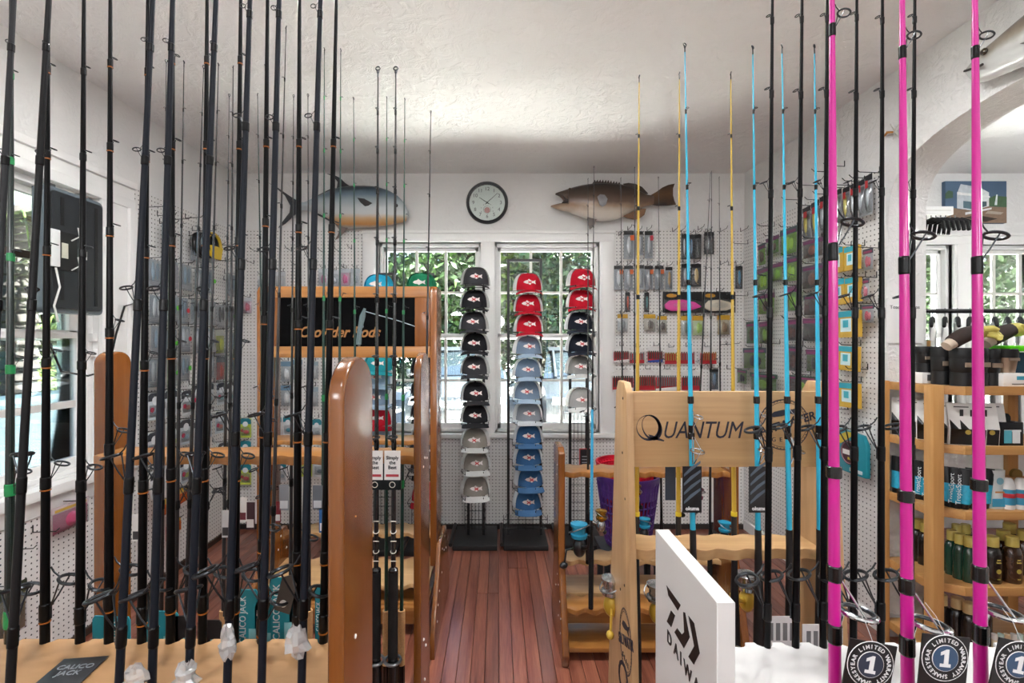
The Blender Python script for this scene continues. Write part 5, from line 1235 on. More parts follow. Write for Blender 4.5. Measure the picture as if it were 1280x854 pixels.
for i, (x, y, g, e, lb) in enumerate(((1149,2.25,drk,0,'dark bottle with yellow cap, farthest left on fourth tier'),(1158,2.21,drk,0,'dark bottle with yellow cap, second on fourth tier'),(1169,2.17,grn,0,'green bottle with yellow cap, left of front post'),
        (1190,2.12,grn,0,'green bottle with yellow cap, right of front post'),(1200,2.08,grn,0,'green bottle with yellow cap, second right of post'),(1212,2.05,grn,0,'green bottle with yellow cap, beside the pink rod'),
        (1240,2.05,drk,1,'dark brown bottle with round emblem right of pink rod'),(1265,2.05,brn,1,'brown bottle with round emblem near the right edge'),(1254,2.12,brn,0,'brown bottle with yellow cap in second line'),(1280,2.12,brn,0,'brown bottle at the right edge in second line'),
        (1196,2.19,grn,0,'green bottle behind the front post in back line'),(1207,2.19,grn,0,'green bottle in back line, middle'),(1222,2.19,grn,0,'green bottle in back line behind pink rod'),(1262,2.2,brn,0,'brown bottle in back line near right edge'))):
    bottle(lb, xz(x,y), y, z0, g, capy, .192 if not e else .195, .029 if g is grn else .036, emb=bool(e))
z0 = SZ[4]
capb = plain('#c8ad7a', .5)
for i, (x, y, lb) in enumerate(((1165,2.20,'dark bottle with tan cap, left on lowest tier'),(1176,2.12,'dark bottle with tan cap, behind the post on lowest tier'),(1197,2.09,'dark bottle with tan cap, middle of lowest tier'),(1212,2.05,'dark bottle with tan cap, beside pink rod on lowest tier'),(1228,2.08,'dark bottle with tan cap, right of pink rod on lowest tier'))):
    o_ = bottle(lb, xz(x,y), y, z0, drk, capb, .20, .036, emb=False, grp='bottles on the lowest tier')
for i in range(6):
    x, y = 1243+8*i, 2.04
    o = thing('lip_balm', 'pale small stick on lowest tier, %s from pink rod' % ORD[i], 'stick', (xz(x,y), y, z0), group='small sticks on the lowest tier')
    MB().lathe([(0,0),(.010,0),(.010,.05),(0,.05)], 12).build('tube', plain(('#d9c9a8','#dfe6e4','#cfd8d2')[i%3], .4), o); MB().lathe([(0,.05),(.0105,.05),(.0105,.072),(0,.072)], 12).build('cap', plain(('#e3e1dc','#bcd6cf','#d5bd9a')[i%3], .4), o)

# clothes rail with white shirts on black hangers
RY_, RZ_ = 3.0, H-(389-CY)/F*3.0
t = thing('clothes_rail', 'black clothes rail in the adjoining room', 'clothes rail', (2.6, RY_, 0))
MB().tube([(-.38,0,RZ_),(1.9,0,RZ_)], .014, 10).build('rail', M['black'], t)
for x in (-.35, 1.85): MB().tube([(x,0,0),(x,0,RZ_)], .014, 10).build('upright', M['black'], t); MB().box(x-.02,x+.02,-.25,.25,0,.03).build('foot', M['black'], t)
shirt = plain('#e6e5e3', .8, var=.06, scale=14, bump=.3)
shp = [(-.20,-.20),(-.17,-.10),(-.06,-.055),(.06,-.055),(.17,-.10),(.20,-.20),(.21,-.72),(-.21,-.72)]
sm = MB().prism(shp, 'y', -.012, .012)
for i_, v in enumerate(sm.v): sm.v[i_] = (v[0], v[1]+.01*math.sin(v[0]*40+v[2]*9), v[2])
shme = MB(); shme.v, shme.f = sm.v, sm.f; shme = shme.mesh('shirt', shirt, .008)
hk = MB().tube([(0,0,.018),(.016,0,.012),(.016,0,-.004),(0,0,-.02),(0,0,-.05)], .0028, 5).mesh('hook', M['steel'])
bar = MB().tube([(-.19,0,-.10),(-.08,0,-.055),(0,0,-.045),(.08,0,-.055),(.19,0,-.10)], [.009,.012,.013,.012,.009], 6).mesh('bar', M['blackmatt'])
for i in range(18):
    x = 2.64+.078*i
    h_ = thing('clothes_hanger', 'black felt hanger on the rail, %s from the arch' % ORD[i], 'hanger', (x, RY_, RZ_), math.pi/2-.75+R.uniform(-.08,.08), 'hangers on the rail')
    link('hook', hk, h_); link('bar', bar, h_)
    s_ = link('shirt', shme, None, (x, RY_, RZ_-.018), (0,0,h_.rotation_euler[2])); tag(s_, 'white shirt on the rail, %s from the arch' % ORD[i], 'shirt', 'white shirts on the rail')
# black hangers on a wall arm above
t = thing('hanger_arm', 'white wall arm carrying spare black hangers', 'wall arm', (xz(1150,3.4), 3.4, H-(264-CY)/F*3.4)); MB().box(-.1,.22,-.02,.24,-.03,.03).build('arm', M['trim'], t, .005); MB().box(-.1,.2,-.021,-.0205,-.004,.004).build('groove', M['trimdirty'], t)
for i in range(7):
    o = thing('clothes_hanger', 'spare black hanger below the wall arm, %s from the arch' % ORD[i], 'hanger', (xz(1152+6*i,3.1), 3.1, H-(276-CY)/F*3.1), .25, 'spare hangers under the wall arm')
    MB().tube([(-.02,.0,-.09),(-.005,.0,-.02),(.02,-.05,.0),(.03,-.10,-.03),(.01,-.12,-.085)], [.010,.012,.013,.012,.010], 6).build('bar', M['blackmatt'], o); MB().tube([(.01,-.02,-.0),(.01,-.02,.03)], .003, 5).build('hook', M['steel'], o)
# canvas picture of a house: flat print built as coloured shapes
cxp, czp = px(1215), pz(254); t = thing('canvas_picture', 'canvas print of a white two-storey house above side window', 'picture', (cxp, BY, czp))
hw, hh = (1253-1177)/2/F*BY, (280-228)/2/F*BY
MB().box(-hw,hw,-.03,0,-hh,hh).build('canvas', plain('#4f6781', .7, var=.15, scale=8), t, .002)
def pr(pts, c, y): MB().prism([(a*hw, b*hh) for a, b in pts], 'y', -.03-y, -.0295).build('print_patch', plain(c, .7, var=.25, scale=40), t)
pr([(-1,-1),(1,-1),(1,-.25),(.2,-.2),(-.5,-.35),(-1,-.2)], '#8a7360', .0004)
pr([(.4,-.2),(1,-.25),(1,.25),(.6,.3),(.4,.15)], '#4d6a4a', .0008)
pr([(-1,.15),(-.75,.2),(-.75,.5),(-.9,.55),(-1,.4)], '#3f5a44', .0008)
pr([(-.62,-.3),(-.1,-.42),(-.1,.75),(-.5,.85),(-.62,.4)], '#c3cbd0', .0012); pr([(-.1,-.42),(.42,-.2),(.42,.45),(.05,.75),(-.1,.75)], '#dfe3e3', .0016)
pr([(-.62,.35),(.45,.2),(.45,.28),(-.62,.48)], '#eceeec', .002); pr([(-.42,-.28),(-.12,-.35),(-.12,.0),(-.42,.05)], '#55707a', .0021); pr([(0,-.33),(.34,-.2),(.34,.02),(0,.02)], '#4a6068', .0021)
pr([(-.35,-.62),(.5,-.35),(.5,-.27),(-.35,-.5)], '#e6e8e6', .0024); pr([(.6,-.15),(.66,.35),(.70,.35),(.68,-.15)], '#dfe6e8', .0024)
pr([(-.4,-.75),(.3,-.95),(.7,-.8),(.0,-.62)], '#3f352e', .002); pr([(.3,-.55),(.8,-.6),(.9,-.5),(.4,-.42)], '#b3a596', .002)
# paper price sign on the arch jamb
t = thing('price_sign', 'white paper price sign taped on the arch pillar', 'sign', (1.935, A1-.003, H-(403-CY)/F*2.3)); 
MB().box(-.075,.105,-.0015,0,-.10,.115).build('paper', plain('#e3e2e0', .6, var=.02), t)
text('Toadfish Grips', .024, plain('#4a4a4c', .6), t, (.012,-.002,.072), FRONT, 'lettering'); text('$25', .026, plain('#4a4a4c', .6), t, (.012,-.002,.03), FRONT, 'lettering'); MB().box(-.0,.024,-.0022,-.0015,-.02,-.002).build('logo_print', plain('#9a9a9c', .6), t)
t = thing('narrow_cabinet', 'white narrow cabinet edge with pine strip behind the shelf', 'cabinet', (2.06, 2.42, 0)); MB().box(.0,.10,-.05,.25,0,1.42).build('cabinet_body', M['trimdirty'], t, .003); MB().box(.06,.075,-.054,-.05,.9,1.42).build('edge_strip', M['pinez'], t)
# ------------------------------------------------------------------ outdoors
gnd = struct('ground', MB().box(-40, 40, -30, 60, -.35, -.30), plain('#e4e2dd', .9, var=.05, scale=3))
asph = struct('parking_lot', MB().box(-12, 12, 7.6, 14, -.30, -.285), plain('#8a8884', .9, var=.12, scale=6))
def leaves(rng, n, shape, lsz, upbias=.2):
    vs, fs = [], []
    for i in range(n):
        c = shape(rng); a = Vector((rng.gauss(0,1), rng.gauss(0,1), rng.gauss(0,1))).normalized()
        b = a.orthogonal().normalized(); b.rotate(Quaternion(a, rng.uniform(0, 6.28))); d = a.cross(b)
        s = lsz*rng.uniform(.6,1.4); k = len(vs)
        vs += [tuple(c-b*s), tuple(c+d*s*.45+a*s*.12), tuple(c+b*s), tuple(c-d*s*.45+a*s*.12)]; fs.append((k,k+1,k+2,k+3))
    return MB().add(vs, fs)
def blob(rng, cs):
    def f(r):
        c, rad = r.choice(cs)
        while True:
            v = Vector((r.uniform(-1,1), r.uniform(-1,1), r.uniform(-1,1)))
            if .25 < v.length < 1: break
        v = v.normalized()*(v.length**.45)
        return Vector(c)+Vector((v.x*rad[0], v.y*rad[1], v.z*rad[2]))
    return f
LF = [leafmat('leaf_green', '#102409', '#34521a'), leafmat('leaf_olive', '#1a2a0c', '#4f641c'), leafmat('leaf_dark', '#0b1d0e', '#254420')]
def tree(name, label, loc, h, w, seed, mat, n=2600, lsz=.11, trunk=.09):
    rng = random.Random(seed); t = thing(name, label, 'tree', loc, group='trees beyond the windows')
    cs = [((rng.uniform(-w*.5,w*.5), rng.uniform(-w*.3,w*.3), h*rng.uniform(.35,.95)), (w*rng.uniform(.35,.55), w*.4, h*rng.uniform(.14,.24))) for _ in range(9)]
    pts = [(0,0,0),(.05,.03,h*.3),(-.04,0,h*.6),(.1,0,h*.85)]
    MB().tube(pts, [trunk,trunk*.8,trunk*.55,trunk*.2], 8).build('trunk', plain('#5a4a3c', .9, var=.35, scale=14), t)
    for c, rad in cs[:5]: MB().tube([(0,0,h*.35), tuple((Vector(c)+Vector((0,0,h*.35)))/2), c], [trunk*.5, trunk*.35, trunk*.12], 6).build('branch', plain('#5a4a3c', .9, var=.35, scale=14), t)
    leaves(rng, n, blob(rng, cs), lsz).build('foliage', mat, t, sharp=3.2)
    return t
TL = ['leafy tree with a bare leaning branch behind the left rear window', 'dense bright tree behind the middle of the rear windows', 'dark dense tree behind the right rear window', 'olive tree far right behind the rear board', 'wide tree seen through the side-room window by the arch', 'tree seen through the window at the right edge', 'dark tree filling the gap between the parked cars', 'tall tree behind the left rear corner']
for i, (x, y, h, w, mi) in enumerate(((-1.6,11.5,6.2,2.6,0),(.55,12.2,6.6,2.6,1),(2.6,11.2,6.0,2.6,2),(5.6,12,6.5,3,1),(8.6,11.6,6.8,3.2,1),(12.2,11.8,6.6,3.2,0),(.2,16.5,7.6,4.4,2),(-5.2,13,6.8,3.2,2))):
    tree('garden_tree', TL[i], (x*1.15, y+2.4, -.3), h*1.15, w*1.15, 20+i, LF[mi], 9000, .12)
def hedge(label, x0, x1, y0, y1, z1, seed, mat, n=5000, lsz=.10):
    rng = random.Random(seed); t = thing('hedge', label, 'hedge', ((x0+x1)/2, (y0+y1)/2, -.3), group='hedges outside')
    w_, d_ = (x1-x0)/2, (y1-y0)/2
    sh = lambda r: Vector((r.uniform(-w_,w_), r.uniform(-d_,d_), (z1+.3)*(r.random()**.8)+.08*math.sin(r.uniform(0,40))))
    leaves(rng, n, sh, lsz).build('foliage', mat, t, sharp=3.2)
    for k in range(8): MB().tube([(-w_+w_*2*(k+.5)/8,0,0),(-w_+w_*2*(k+.5)/8+rng.uniform(-.1,.1),0,z1*.7)], .03, 6).build('stem', plain('#4a3d30', .9), t)
hedge('tall dark hedge across the road behind the parked cars', -9, 7.5, 18.2, 19.5, 3.3, 5, LF[2], 22000, .12)
hedge('tall hedge behind the side room windows', 7.7, 20, 18.0, 19.5, 3.9, 6, LF[0], 16000, .12)
hedge('low hedge under the left window palms', -7.6, -6.8, .5, 9.0, 1.15, 7, LF[1], 5000, .09)
hedge('tall hedge behind the palms', -12.5, -11, -4, 14, 3.6, 8, LF[2], 16000, .14)
struct('lawn', MB().box(-40, -3.5, -20, 40, -.30, -.28), plain('#1c2c12', .9, var=.3, scale=5))
struct('porch_roof', MB().box(-4.3, -2.2, -2.6, 4.9, 2.65, 2.75), plain('#cfdcd8', .7, var=.04))
# palms seen through the left window
def palm(label, loc, h, seed, r=.16, n=16, L=1.7):
    rng = random.Random(seed); t = thing('palm_tree', label, 'palm tree', loc, group='palms outside the left window')
    zs = [i*.12 for i in range(int(h/.12)+1)]; mb = MB()
    prof = []
    for z in zs: prof += [(r*1.12, z), (r*.92, z+.10)]
    mb.lathe(prof, 12).build('trunk', plain('#211d19', .9, var=.4, scale=25), t)
    for k in range(n):
        a = 2*math.pi*k/n+rng.uniform(-.2,.2); el = rng.uniform(-.1,.9); mb = MB(); ln = L*rng.uniform(.8,1.15)
        d = Vector((math.cos(a), math.sin(a), 0)); pts = [Vector((0,0,h))+d*ln*u+Vector((0,0,ln*(math.sin(el)*u-.75*u*u))) for u in (0,.2,.4,.6,.8,1)]
        mb.tube(pts, [.018,.015,.012,.009,.006,.003], 5)
        for i in range(5):
            for q_ in range(3):
                u = (i+q_/3)/5; p = pts[i].lerp(pts[i+1], q_/3); side = d.cross(Vector((0,0,1)))
                for s in (-1, 1):
                    l_ = .42*(1-.5*u); e = p+side*s*l_+d*l_*.5-Vector((0,0,.14)); mb.add([p-d*.012, p+d*.022, e], [(0,1,2)])
        mb.build('frond', LF[1], t, sharp=3.2)
palm('palm with rough grey trunk nearest the left window', (-4.95, 4.97, -.3), 3.0, 3, .15, 16, 1.5)
palm('palm with drooping yellow green fronds further from left window', (-7.4, 7.9, -.3), 1.9, 4, .16, 20, 2.2)
palm('small palm leaning beside the porch column', (-6.2, 6.9, -.3), 1.2, 9, .12, 18, 1.8)
# porch outside the left window: column, pale low wall, bench-high ledge
t = thing('porch_column', 'pale green square porch column outside the left window', 'column', (-4.0, 4.5, -.3))
MB().box(-.07,.07,-.07,.07,0,2.95).build('shaft', plain('#8fa39d', .6, var=.05), t, .008)
MB().box(-.09,.09,-.09,.09,1.62,1.68).build('collar', plain('#b3c4bf', .6, var=.05), t, .006); MB().box(-.09,.09,-.09,.09,0,.2).build('plinth', plain('#b3c4bf', .6), t, .006)
t = thing('porch_wall', 'pale blue rendered low wall outside the left window', 'wall', (-3.3, 2.6, -.3))
MB().box(-.08,.08,-3.5,2.6,0,1.30).build('wall_body', plain('#6d8591', .6, var=.06, scale=4), t, .01); MB().box(-.11,.11,-3.5,2.6,1.30,1.34).build('coping', plain('#7d929c', .6, var=.05), t, .008)
# parked cars facing the shop
def car(label, x, y, body, seed=0, emblem=True):
    t = thing('parked_car', label, 'car', (x, y, -.285), group='cars parked behind the shop')
    bp = plain(body, .3, .0, coat=.3, var=.03); gl = plain('#1b2226', .06, coat=1.0, var=.2, scale=2)
    wdt = .90
    # side profile (y away from viewer, z up), swept across the width with tumblehome
    prof = [(0,.30),(-.02,.55),(.04,.74),(.25,.86),(.95,.98),(1.25,1.02),(3.9,1.06),(4.45,1.0),(4.5,.45),(4.4,.28)]
    vs = []; nx = 9
    for i in range(nx):
        u = -1+2*i/(nx-1); k = 1-.10*abs(u)**3; yo = .16*abs(u)**2.4
        for (yy, zz) in prof: vs.append((u*wdt, yy+(yo if yy < 1 else 0), .30+(zz-.30)*(k if zz > .5 else 1)))
    m_ = len(prof); fs = [(i*m_+j, i*m_+(j+1)%m_, (i+1)*m_+(j+1)%m_, (i+1)*m_+j) for i in range(nx-1) for j in range(m_)]
    fs += [tuple(range(m_)), tuple((nx-1)*m_+j for j in range(m_))[::-1]]
    MB().add(vs, fs).build('body', bp, t)
    cab = [(1.15,1.0),(1.95,1.50),(2.4,1.56),(3.2,1.53),(3.95,1.04)]
    vs = []
    for i in range(5):
        u = -1+2*i/4
        for (yy, zz) in cab: vs.append((u*(wdt*.94-.28*max(0, zz-1.0)), yy+.05*abs(u)**2, zz-.02*abs(u)))
    m_ = len(cab); fs = [(i*m_+j, i*m_+j+1, (i+1)*m_+j+1, (i+1)*m_+j) for i in range(4) for j in range(m_-1)]+[tuple(range(m_)), tuple(4*m_+j for j in range(m_))[::-1]]
    MB().add(vs, fs).build('greenhouse', gl, t)
    MB().prism([(1.93,1.515),(2.4,1.58),(3.2,1.55),(3.25,1.50),(2.4,1.53),(1.95,1.49)], 'x', -.66, .66).build('roof', bp, t, .008)
    for s in (-1, 1):
        MB().prism([(s*.40,.70),(s*.80,.74),(s*.82,.62),(s*.45,.60)], 'y', -.0, .16).build('headlight', plain('#cfd8dd', .08, coat=1), t, .01)
        MB().box(s*1.0-.09, s*1.0+.09, 1.25, 1.36, 1.02, 1.15).build('mirror', bp, t, .03)
        for yy in (.85, 3.6): MB().lathe([(.0,0),(.19,0),(.32,.02),(.32,.2),(0,.2)], 20).build('wheel', plain('#1a1a1c', .6), t, loc=(s*.90, yy, .32), rot=(0, -s*math.pi/2, 0))
        MB().tube([(s*.62,1.14,1.0),(s*.58,1.95,1.50)], .03, 6).build('pillar', bp, t)
    g = MB().box(-.40,.40,-.03,.05,.56,.70).build('grille', plain('#2a2e31', .4), t, .01)
    for k in range(3): MB().box(-.38,.38,-.036,-.028,.585+.04*k,.60+.04*k).build('slat', M['chrome'], g)
    MB().box(-.62,.62,-.05,.04,.36,.50).build('lower_intake', plain('#26292c', .5), t, .01)
    MB().box(-.16,.16,-.06,-.02,.40,.52).build('number_plate', plain('#d9dcdd', .5), t, .004)
    MB().tube([(-.6,1.12,1.03),(.1,1.06,1.05)], .012, 5).build('wiper', M['black'], t)
    if emblem:
        e = MB(); e.box(-.062,-.042,-.07,-.05,.625,.735); e.box(.042,.062,-.07,-.05,.625,.735); e.box(-.045,.045,-.07,-.05,.67,.692)
        e.build('emblem', M['chrome'], t, .004)
for (x, c, lb, em) in ((-.71,'#2e3338','silver car with letter emblem behind the left rear window', True),(1.75,'#25292d','grey car behind the right rear window', False),(5.0,'#55585b','pale grey car behind the rear board', False)):
    car(lb, x, 8.2, c, emblem=em)
# ------------------------------------------------------------------ lettering on the racks
navy = plain('#252433', .6, var=.1)
# framed black board
tC, ys = C_SIGN
copper = plain('#9a6a3c', .4, .3)
SGB = [o for o in tC.children if o.name.startswith('name_board')][0]
fit(text('Crowder Rods', .08, copper, SGB, ((425.5-CX)/F*2.386, ys-.0006, H-(415-CY)/F*2.386), FRONT, shear=.35, weight=.0018), 101/F*2.386, 14/F*2.386)
wgr = plain('#8d9aa0', .4)
MB().tube([(-.69,ys-.001,1.40),(-.685,ys-.001,1.47),(-.67,ys-.001,1.54),(-.66,ys-.001,1.58)], [.016,.012,.016,.006], 6).build('emblem', plain('#5b6a6c', .4), SGB)
for k in range(6): MB().ball((-.688+.005*k, ys-.002, 1.40+.03*k), .008, .001, .009, 8, 5).build('emblem_spot', wgr, SGB)
MB().tube([(-.66,ys-.001,1.565),(-.50,ys-.001,1.52),(-.38,ys-.001,1.48)], .0025, 5).build('emblem_line', wgr, SGB)
# light oak board
NB = [o for o in RACKQ.children if o.name.startswith('name_board')][0]
yq = 1.2219
def onq(pxv, pyv): return Vector(((pxv-CX)/F*1.222, yq, H-(pyv-CY)/F*1.222))
a, b = onq(850, 539), onq(931, 539)
fit(text('UANTUM', .08, navy, NB, ((a.x+b.x)/2-.004, yq-.0004, onq(0,537.5).z), FRONT, shear=.28, weight=0), 99/F*1.222, 21/F*1.222).location.x = onq(880,0).x
# big swash Q: two crossing ovals and a tail
mb = MB()
def ring2(cx_, cz_, rx, rz, w0, tilt, n=40, wf=None):
    vs = []
    for i in range(n):
        t_ = 2*math.pi*i/n; w_ = w0*(1+.8*math.sin(t_+2.4)) if wf is None else wf(t_)
        for rr in (-.5, .5):
            x = (rx+rr*w_)*math.cos(t_); z = (rz+rr*w_)*math.sin(t_); x2 = x*math.cos(tilt)-z*math.sin(tilt); z2 = x*math.sin(tilt)+z*math.cos(tilt)
            vs.append((cx_+x2, yq-.0006, cz_+z2)); vs.append((cx_+x2, yq-.0001, cz_+z2))
    fs = []
    for i in range(n):
        j = (i+1)%n; fs += [(4*i, 4*i+2, 4*j+2, 4*j), (4*i+1, 4*j+1, 4*j+3, 4*i+3), (4*i,4*j,4*j+1,4*i+1), (4*i+2,4*i+3,4*j+3,4*j+2)]
    mb.add(vs, fs)
c_ = onq(812, 534.5); ring2(c_.x-.004, c_.z, .029, .031, .0042, .25); ring2(c_.x+.004, c_.z+.001, .022, .031, .0054, .35)
p0, p1 = onq(812,546), onq(830.5,551)
mb.prism([(p0.x-.004,p0.z+.006),(p0.x+.006,p0.z+.004),(p1.x,p1.z+.001),(p1.x-.002,p1.z-.002),(p0.x+.004,p0.z-.006)], 'y', yq-.0006, yq-.0001)
mb.build('lettering', navy, NB)
# round seal: rings, rope dots, fish and lettering
def seal(parent, c, r, axis='y'):
    mb = MB(); mb.torus((0,0,0), r, r*.022, (0,1,0), 40, 5); mb.torus((0,0,0), r*.90, r*.010, (0,1,0), 40, 4)
    for k in range(44):
        a_ = 2*math.pi*k/44; mb.ball((r*.955*math.cos(a_),0,r*.955*math.sin(a_)), r*.022, .0006, r*.022, 6, 4)
    for i_, v in enumerate(mb.v): mb.v[i_] = (v[0], max(-.0006, min(0, v[1])), v[2])
    s = mb.build('seal', navy, parent, loc=c)
    f_ = MB().prism([(-r*.62,r*.32),(-r*.40,r*.52),(-r*.05,r*.60),(r*.35,r*.62),(r*.62,r*.72),(r*.50,r*.52),(r*.60,r*.36),(r*.25,r*.44),(-r*.1,r*.34),(-r*.4,r*.30)], 'y', -.0006, 0).build('seal_fish', navy, s)
    text('SALTWATER', r*.46, navy, s, (r*.02,-.0004,-.0), (math.pi/2, -.30, 0), 'lettering', shear=.15, weight=r*.008, sx=.98)
    text('G  E  A  R', r*.24, navy, s, (0,-.0004,-r*.60), FRONT, 'lettering')
    return s
seal(NB, (onq(980,531).x, yq-.0001, onq(980,531).z), .0635)
LEGQ = [o for o in RACKQ.children if o.name.startswith('leg')][0]
# same seal printed on the outer face of the leg
def on_leg(fn):
    e = fn(LEGQ); e.rotation_euler = (0,0,-math.pi/2); return e
s = seal(LEGQ, (QX0-.0002, 1.20, .665), .062); s.rotation_euler = (0,0,-math.pi/2); s.scale = (.9,1,1.25)
text('Q', .12, navy, LEGQ, (QX0-.0005, 1.235, .555), ONLEFTFACE, 'lettering', shear=.3); text('U', .07, navy, LEGQ, (QX0-.0005, 1.185, .545), ONLEFTFACE, 'lettering', shear=.3)
# white panel: emblem of four strokes and the word below
xE = E_X0
PE = [o for o in RACKE.children if o.name.startswith('end_panel')][0]
ink = plain('#120c0b', .5)
def onE(pxv, pyv):
    Y = F*xE/(pxv-CX); return (Y, H-(pyv-CY)/F*Y)
def stroke(pts): MB().prism([onE(810+x/3.99, 640+y/3.99) for x, y in pts], 'x', xE-.0006, xE-.0001).build('emblem', ink, PE)
stroke([(94,367),(163,465),(150,492),(103,418)])
stroke([(116,492),(136,517),(117,575),(95,547)])
stroke([(177,499),(186,503),(209,625),(180,680),(133,600),(147,580),(170,612),(182,600)])
stroke([(203,518),(231,555),(259,705),(229,762),(203,722),(232,670)])
for ch, (x, y) in zip('DAIWA', ((108,636),(141,694),(165,735),(199,800),(243,868))):
    yy, zz = onE(810+x/3.99, 640+y/3.99); text(ch, .026, ink, PE, (xE-.0003, yy, zz), ONLEFTFACE, 'lettering', weight=.0004)

# ------------------------------------------------------------------ hang tags and wrappers on the rods
def child_at(rod_, world):            # a point of the place in the rod's own frame
    Mx = Matrix.Translation(rod_.location) @ rod_.rotation_quaternion.to_matrix().to_4x4()
    return Mx.inverted() @ Vector(world), Mx
def put_tag(rod_, world, build):
    p, Mx = child_at(rod_, world); q_ = rod_.rotation_quaternion.inverted()
    o = build(); o.parent = rod_; o.location = p; o.rotation_mode = 'QUATERNION'; o.rotation_quaternion = q_ @ o.rotation_quaternion if o.get('rq') is None else q_; return o
wht = plain('#e4e5e6', .5); bdk = plain('#0d0e10', .35, coat=.2)
for i, (rd, (x, y)) in enumerate(zip(PK, ((1087,830),(1180,822),(1272,830)))):
    def mk():
        m_ = MB().box(-.038,.038,-.001,.001,-.09,.035)
        return m_.build('hang_tag', bdk, None)
    o = put_tag(rd, W(x, y, .612), mk); o.scale = (.80,)*3; o.rotation_quaternion = o.rotation_quaternion @ Quaternion((0,1,0), (.18,.1,.22)[i])
    MB().lathe([(0,0),(.036,0),(.036,.0006),(0,.0006)], 28).build('tag_ring', plain('#15171a', .4), o, loc=(0,-.0012,0), rot=(math.pi/2,0,0))
    MB().torus((0,-.0014,0), .0365, .0008, (0,1,0), 28, 4).build('tag_rim', wht, o)
    MB().lathe([(0,0),(.0205,0),(.0205,.001),(0,.001)], 24).build('tag_disc', plain('#35506e' if i else '#2b3345', .4), o, loc=(0,-.0016,0), rot=(math.pi/2,0,0))
    MB().torus((0,-.002,0), .0205, .0008, (0,1,0), 24, 4).build('tag_rim', wht, o)
    MB().prism([(-.0085,-.0135),(.0085,-.0135),(.0085,-.0085),(.0045,-.0085),(.0045,.0145),(.0005,.0145),(-.0085,.0095),(-.0085,.0045),(-.0025,.007),(-.0025,-.0085),(-.0085,-.0085)], 'y', -.0034, -.0028).build('lettering', wht, o)
    ringtxt = 'YEAR LIMITED WARRANTY '
    for k, ch in enumerate(ringtxt+'SHAKES'):
        if ch == ' ': continue
        a_ = math.radians(200-k*360/28); text(ch, .009, wht, o, (.0285*math.cos(a_),-.0026,.0285*math.sin(a_)), (math.pi/2, math.pi/2-a_, 0), 'lettering', ext=.0002, weight=.0002)
    for k in range(3): MB().box(-.028,.022-.006*k,-.0013,-.001,-.052-.01*k,-.049-.01*k).build('tag_print', plain('#8d9093', .5), o)
    MB().tube([(0,0,.033),(-.01,.01,.06),(-.02,.02,.075)], .0004, 4).build('string', wht, o)
# dark tags on the sky-blue rods
for (rd, x, y, lean) in ((CYR[0],865,612,0),(CYR[1],948,612,.12)):
    o = put_tag(rd, W(x, y, 1.165), lambda: MB().box(-.023,.023,-.001,.001,-.056,.056).build('hang_tag', bdk, None))
    for k in range(4): MB().prism([(-.020,-.035+.022*k),(-.002,-.02+.022*k),(.020,-.002+.022*k),(.020,.004+.022*k),(-.004,-.012+.022*k),(-.020,-.029+.022*k)], 'y', -.0016, -.001).build('tag_print', plain('#53606e', .5), o)
    text('okuma', .012, wht, o, (0,-.002,-.046), FRONT, 'lettering', weight=.0004)
for (x, y, Y, w_, h_, c, lb) in ((880,600,1.30,.014,.05,'#3a4450','a'),):
    o = put_tag(CYR[0], W(838, 600, 1.30), lambda: MB().box(-.014,.014,-.001,.001,-.055,.055).build('hang_tag', plain('#2f3a48', .4), None))
# white instruction leaflets behind the white bar
for (rd, x, y) in ((CYR[2],975,795),(CYR[3],1022,805)):
    o = put_tag(rd, W(x, y, 1.10), lambda: MB().box(-.035,.035,-.001,.001,-.055,.045).build('leaflet', wht, None))
    for k in range(4): MB().box(-.026+.016*k,-.016+.016*k,-.0013,-.001,-.01,.03).build('leaflet_print', plain('#77797c', .6), o)
# boat rod tag lettering
for t_, tg in TROLL:
    text('Simply\nthe\nBest', .012, plain('#3a3a3c', .6), tg, (.0168,0,1.053), (math.pi/2,0,math.pi/2), 'lettering', weight=.0003)
    MB().box(.0165,.017,-.016,.016,1.018,1.024).build('red_print', plain('#b8404a', .6), tg)

# teal and dark rod tags behind the plywood bar
tealc = plain('#1c8c9a', .5, var=.06); trods = [o for o in bpy.data.objects if o.name.startswith('fishing_rod') and o.get('group') == GA]
for i, (x, y0_, y1_, w_, kd) in enumerate(((127,770,812,22,0),(150,771,812,26,1),(203,764,812,40,1),(228,770,812,26,2),(262,775,812,30,2),(310,737,812,26,1),(330,752,812,22,1),(354,722,808,34,1),(373,718,808,22,0),(402,733,808,16,1))):
    rd = min(trods, key=lambda o: abs(o.location.x-xat(x,YAB))); Y = .845
    hw, hh = w_/2/F*Y, (y1_-y0_)/2/F*Y
    o = put_tag(rd, W(x, (y0_+y1_)/2, Y), lambda: MB().prism([(-hw,-hh),(hw,-hh),(hw,hh*.8),(hw*.8,hh),(-hw*.8,hh),(-hw,hh*.8)], 'y', -.001, .001).build('hang_tag', tealc if kd < 2 else plain('#1f2022', .4), None))
    if kd == 1: text('CALICO JACK', min(.017, hw*.9), wht, o, (-hw*.45,-.0014,0), (math.pi/2,-math.pi/2,0), 'lettering', sx=min(1, hh*2/.13))
    MB().box(hw*.1,hw*.8,-.0014,-.001,-hh*.8,-hh*.3).build('tag_print', plain('#8fd0d6', .5), o)
o = thing('hang_tag', 'dark grey hang tag lying on the plywood bar', 'tag', W(92, 848, .70)+Vector((0,0,.0)), .12)
o.location.z = ZBAR+.002; o.location.y = .722; o.location.x = (90-CX)/F*.722
MB().box(-.032,.032,-.03,.03,0,.0015).build('card', plain('#26282b', .4), o, .0006); text('CALICO\nJACK', .014, plain('#8a8f94', .5), o, (.0,.0,.0018), (0,0,0), 'lettering')
